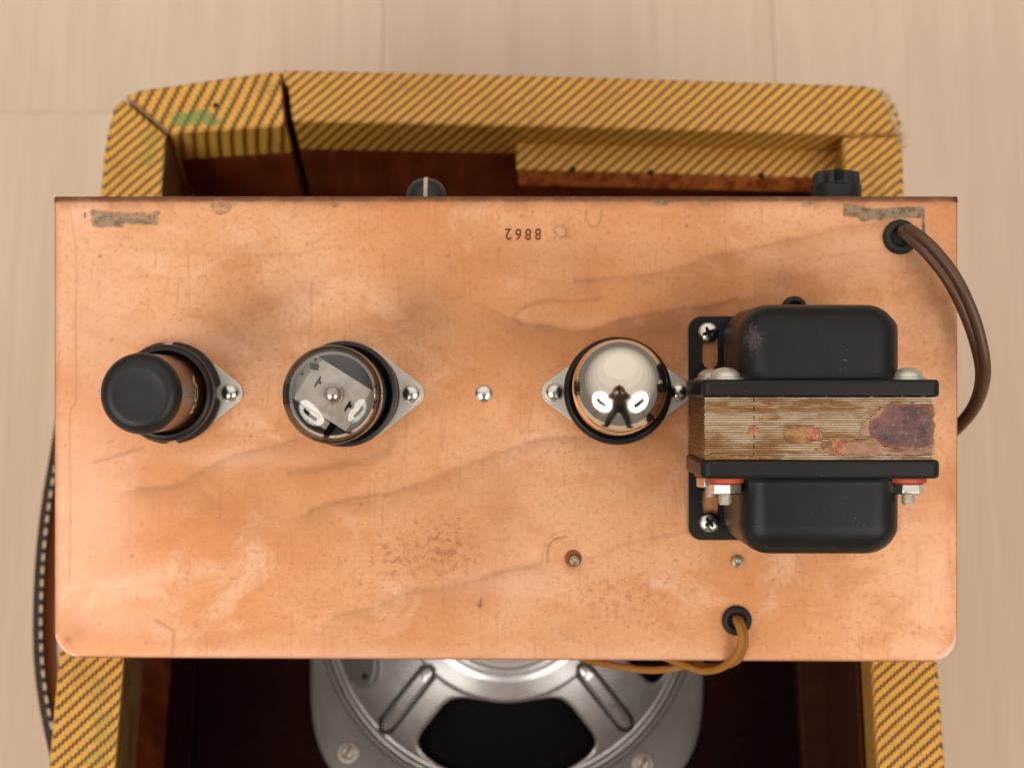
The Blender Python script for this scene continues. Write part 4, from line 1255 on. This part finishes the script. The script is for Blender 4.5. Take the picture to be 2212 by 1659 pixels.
# ------------------------------------------------------------------ the people and lamps that the mirrored tube shows: out of the picture
skin = simple('skin', (.50,.27,.18), .5)
jacket = simple('brown_jacket', (.075,.040,.028), .8, scale=.05, var=.3)
jeans = simple('dark_jeans', (.020,.022,.030), .8)
hairm = simple('dark_hair', (.012,.008,.006), .5)
camblack = simple('camera_black', (.012,.012,.012), .45)
def person():
    root = thing('person', 'photographer in brown jacket and dark jeans holding a camera, mirrored in the silvered tube', 'person', (0,-640,FLOOR), frame=False)
    Z = 0
    J = {  # joints, mm from the floor, y forwards (towards the amplifier); (x, y, z, radius)
     'pelvis':(0,0,850,150),'waist':(0,20,980,135),'chest':(0,70,1190,150),'neck0':(0,120,1330,80),'neck':(0,150,1390,58),'head0':(0,195,1450,78),'head':(0,225,1525,92),'crown':(0,225,1585,70),
     'hipL':(-95,0,800,95),'kneeL':(-150,40,440,62),'ankL':(-190,0,80,45),'toeL':(-205,150,45,42),
     'shL':(-180,90,1270,68),'elL':(-240,190,1020,50),'wrL':(-85,370,930,32),'paL':(-70,425,915,30)}
    order = ['pelvis','waist','chest','neck0','neck','head0','head','crown']
    for k in list(J):
        if k.endswith('L') : J[k[:-1]+'R'] = (-J[k][0],)+J[k][1:]
    J['ankR'] = (215,-60,80,45); J['toeR'] = (240,85,45,42); J['kneeR'] = (160,10,440,62)
    ed = list(zip(order, order[1:]))
    for s_ in 'LR':
        ed += [('pelvis','hip'+s_),('hip'+s_,'knee'+s_),('knee'+s_,'ank'+s_),('ank'+s_,'toe'+s_),('chest','sh'+s_),('sh'+s_,'el'+s_),('el'+s_,'wr'+s_),('wr'+s_,'pa'+s_)]
        px_, py_, pz_, _ = J['pa'+s_]
        sg = -1 if s_ == 'L' else 1
        for k in range(4):
            a = f'f{k}{s_}'; 
            J[a+'0'] = (px_+sg*6, py_+22-k*17, pz_+26-k*4, 9.5); J[a+'1'] = (px_-sg*8, py_+44-k*19, pz_+22-k*5, 8.5); J[a+'2'] = (px_-sg*(30+3*(k%2)), py_+46-k*19, pz_+12-k*5, 7.5)
            ed += [('pa'+s_, a+'0'), (a+'0', a+'1'), (a+'1', a+'2')]
        J['t'+s_+'0'] = (px_-sg*10, py_-22, pz_+26, 10.5); J['t'+s_+'1'] = (px_-sg*34, py_-24, pz_+32, 9)
        ed += [('wr'+s_, 't'+s_+'0'), ('t'+s_+'0', 't'+s_+'1')]
    names = list(J)
    me = bpy.data.meshes.new('body')
    me.from_pydata([(J[n][0]*.001, J[n][1]*.001, J[n][2]*.001) for n in names], [(names.index(a), names.index(b)) for a,b in ed], [])
    tmp = bpy.data.objects.new('body', me); C.objects.link(tmp)
    sk_ = tmp.modifiers.new('skin', 'SKIN'); sk_.use_smooth_shade = True
    for i, n in enumerate(names):
        d = me.skin_vertices[0].data[i]; r_ = J[n][3]*.001
        d.radius = (r_*1.25 if n in ('pelvis','waist','chest') else r_, r_*.85 if n in ('pelvis','waist','chest') else r_)
        d.use_root = n == 'pelvis'
    sb = tmp.modifiers.new('sub', 'SUBSURF'); sb.levels = sb.render_levels = 2
    dg = bpy.context.evaluated_depsgraph_get()
    m2 = bpy.data.meshes.new_from_object(tmp.evaluated_get(dg))
    bpy.data.objects.remove(tmp)
    for m in (jacket, jeans, skin): m2.materials.append(m)
    for p in m2.polygons:
        c_ = p.center*1000
        p.material_index = 1 if c_.z < 860 and c_.y < 250 else 2 if (c_.z > 1365 or c_.y > 360) else 0
        p.use_smooth = True
    b = bpy.data.objects.new('body', m2); C.objects.link(b); b.parent = root
    # face
    f = MB().lathe([(0,18),(9,12),(13,0),(9,-10),(0,-13)], 12, mat=T(0,322,1522)@RX(70))
    mk('nose', f, skin, root)
    for sg in (-1,1):
        mk('eye', MB().lathe([(0,12)]+[(12*math.cos(a),12*math.sin(a)) for a in np.linspace(PI/2*.9,-PI/2*.9,9)]+[(0,-12)], 14, mat=T(sg*32,298,1542)), camblack, root)
        mk('ear', MB().lathe([(0,8),(20,5),(28,0),(20,-5),(0,-8)], 14, mat=T(sg*94,222,1520)@RY(80)), skin, root)
    mk('mouth', MB().box((-24,303,1476),(24,312,1484)), redleather, root, bevel=3)
    hp = [(102*math.cos(a), 96*math.sin(a)) for a in np.linspace(-.25, PI/2, 9)]; hp[-1] = (0,96)
    mk('hair', MB().lathe(hp, 28, mat=T(0,208,1548)@RX(14)), hairm, root)
    return root
person()
pcam = thing('photo_camera', 'black camera held by the photographer above the chassis', 'camera', (0,0,DIST+14))
mb = MB()
mk('lens_barrel', mb.lathe([(36,0),(39,-2),(39,60),(36,62),(36,95),(31,96),(31,6),(33,1)], 40), camblack, pcam)
mk('camera_body', MB().box((-68,-48,92),(68,48,150)), camblack, pcam, bevel=10)
mk('prism_housing', MB().prism([(-30,0),(30,0),(18,26),(-18,26)], 98, 140, 0, T(0,48,0)), camblack, pcam, bevel=5)
for x_, nm_ in zip((0, 1), ('left', 'right')):
    P0 = Vector(LAMPS[x_]); aim = (Vector((0,0,.25))-P0).normalized()
    sl_ = thing('studio_flash', f'black studio flash head on its stand, {nm_} of the photographer', 'studio flash', (0,0,0), 'studio flash heads', frame=False)
    sl_.location = P0 + aim*.30
    R_ = aim.to_track_quat('-Z','Y').to_matrix().to_4x4()
    mk('flash_head', MB().box((-290,-125,-20),(290,125,150)), camblack, sl_, bevel=14).matrix_local = R_
    ft = sl_.location.z
    mk('stand_pole', MB().tube([(0,0,-40),(0,0,-ft*1000+20)], 14, 12), camblack, sl_)
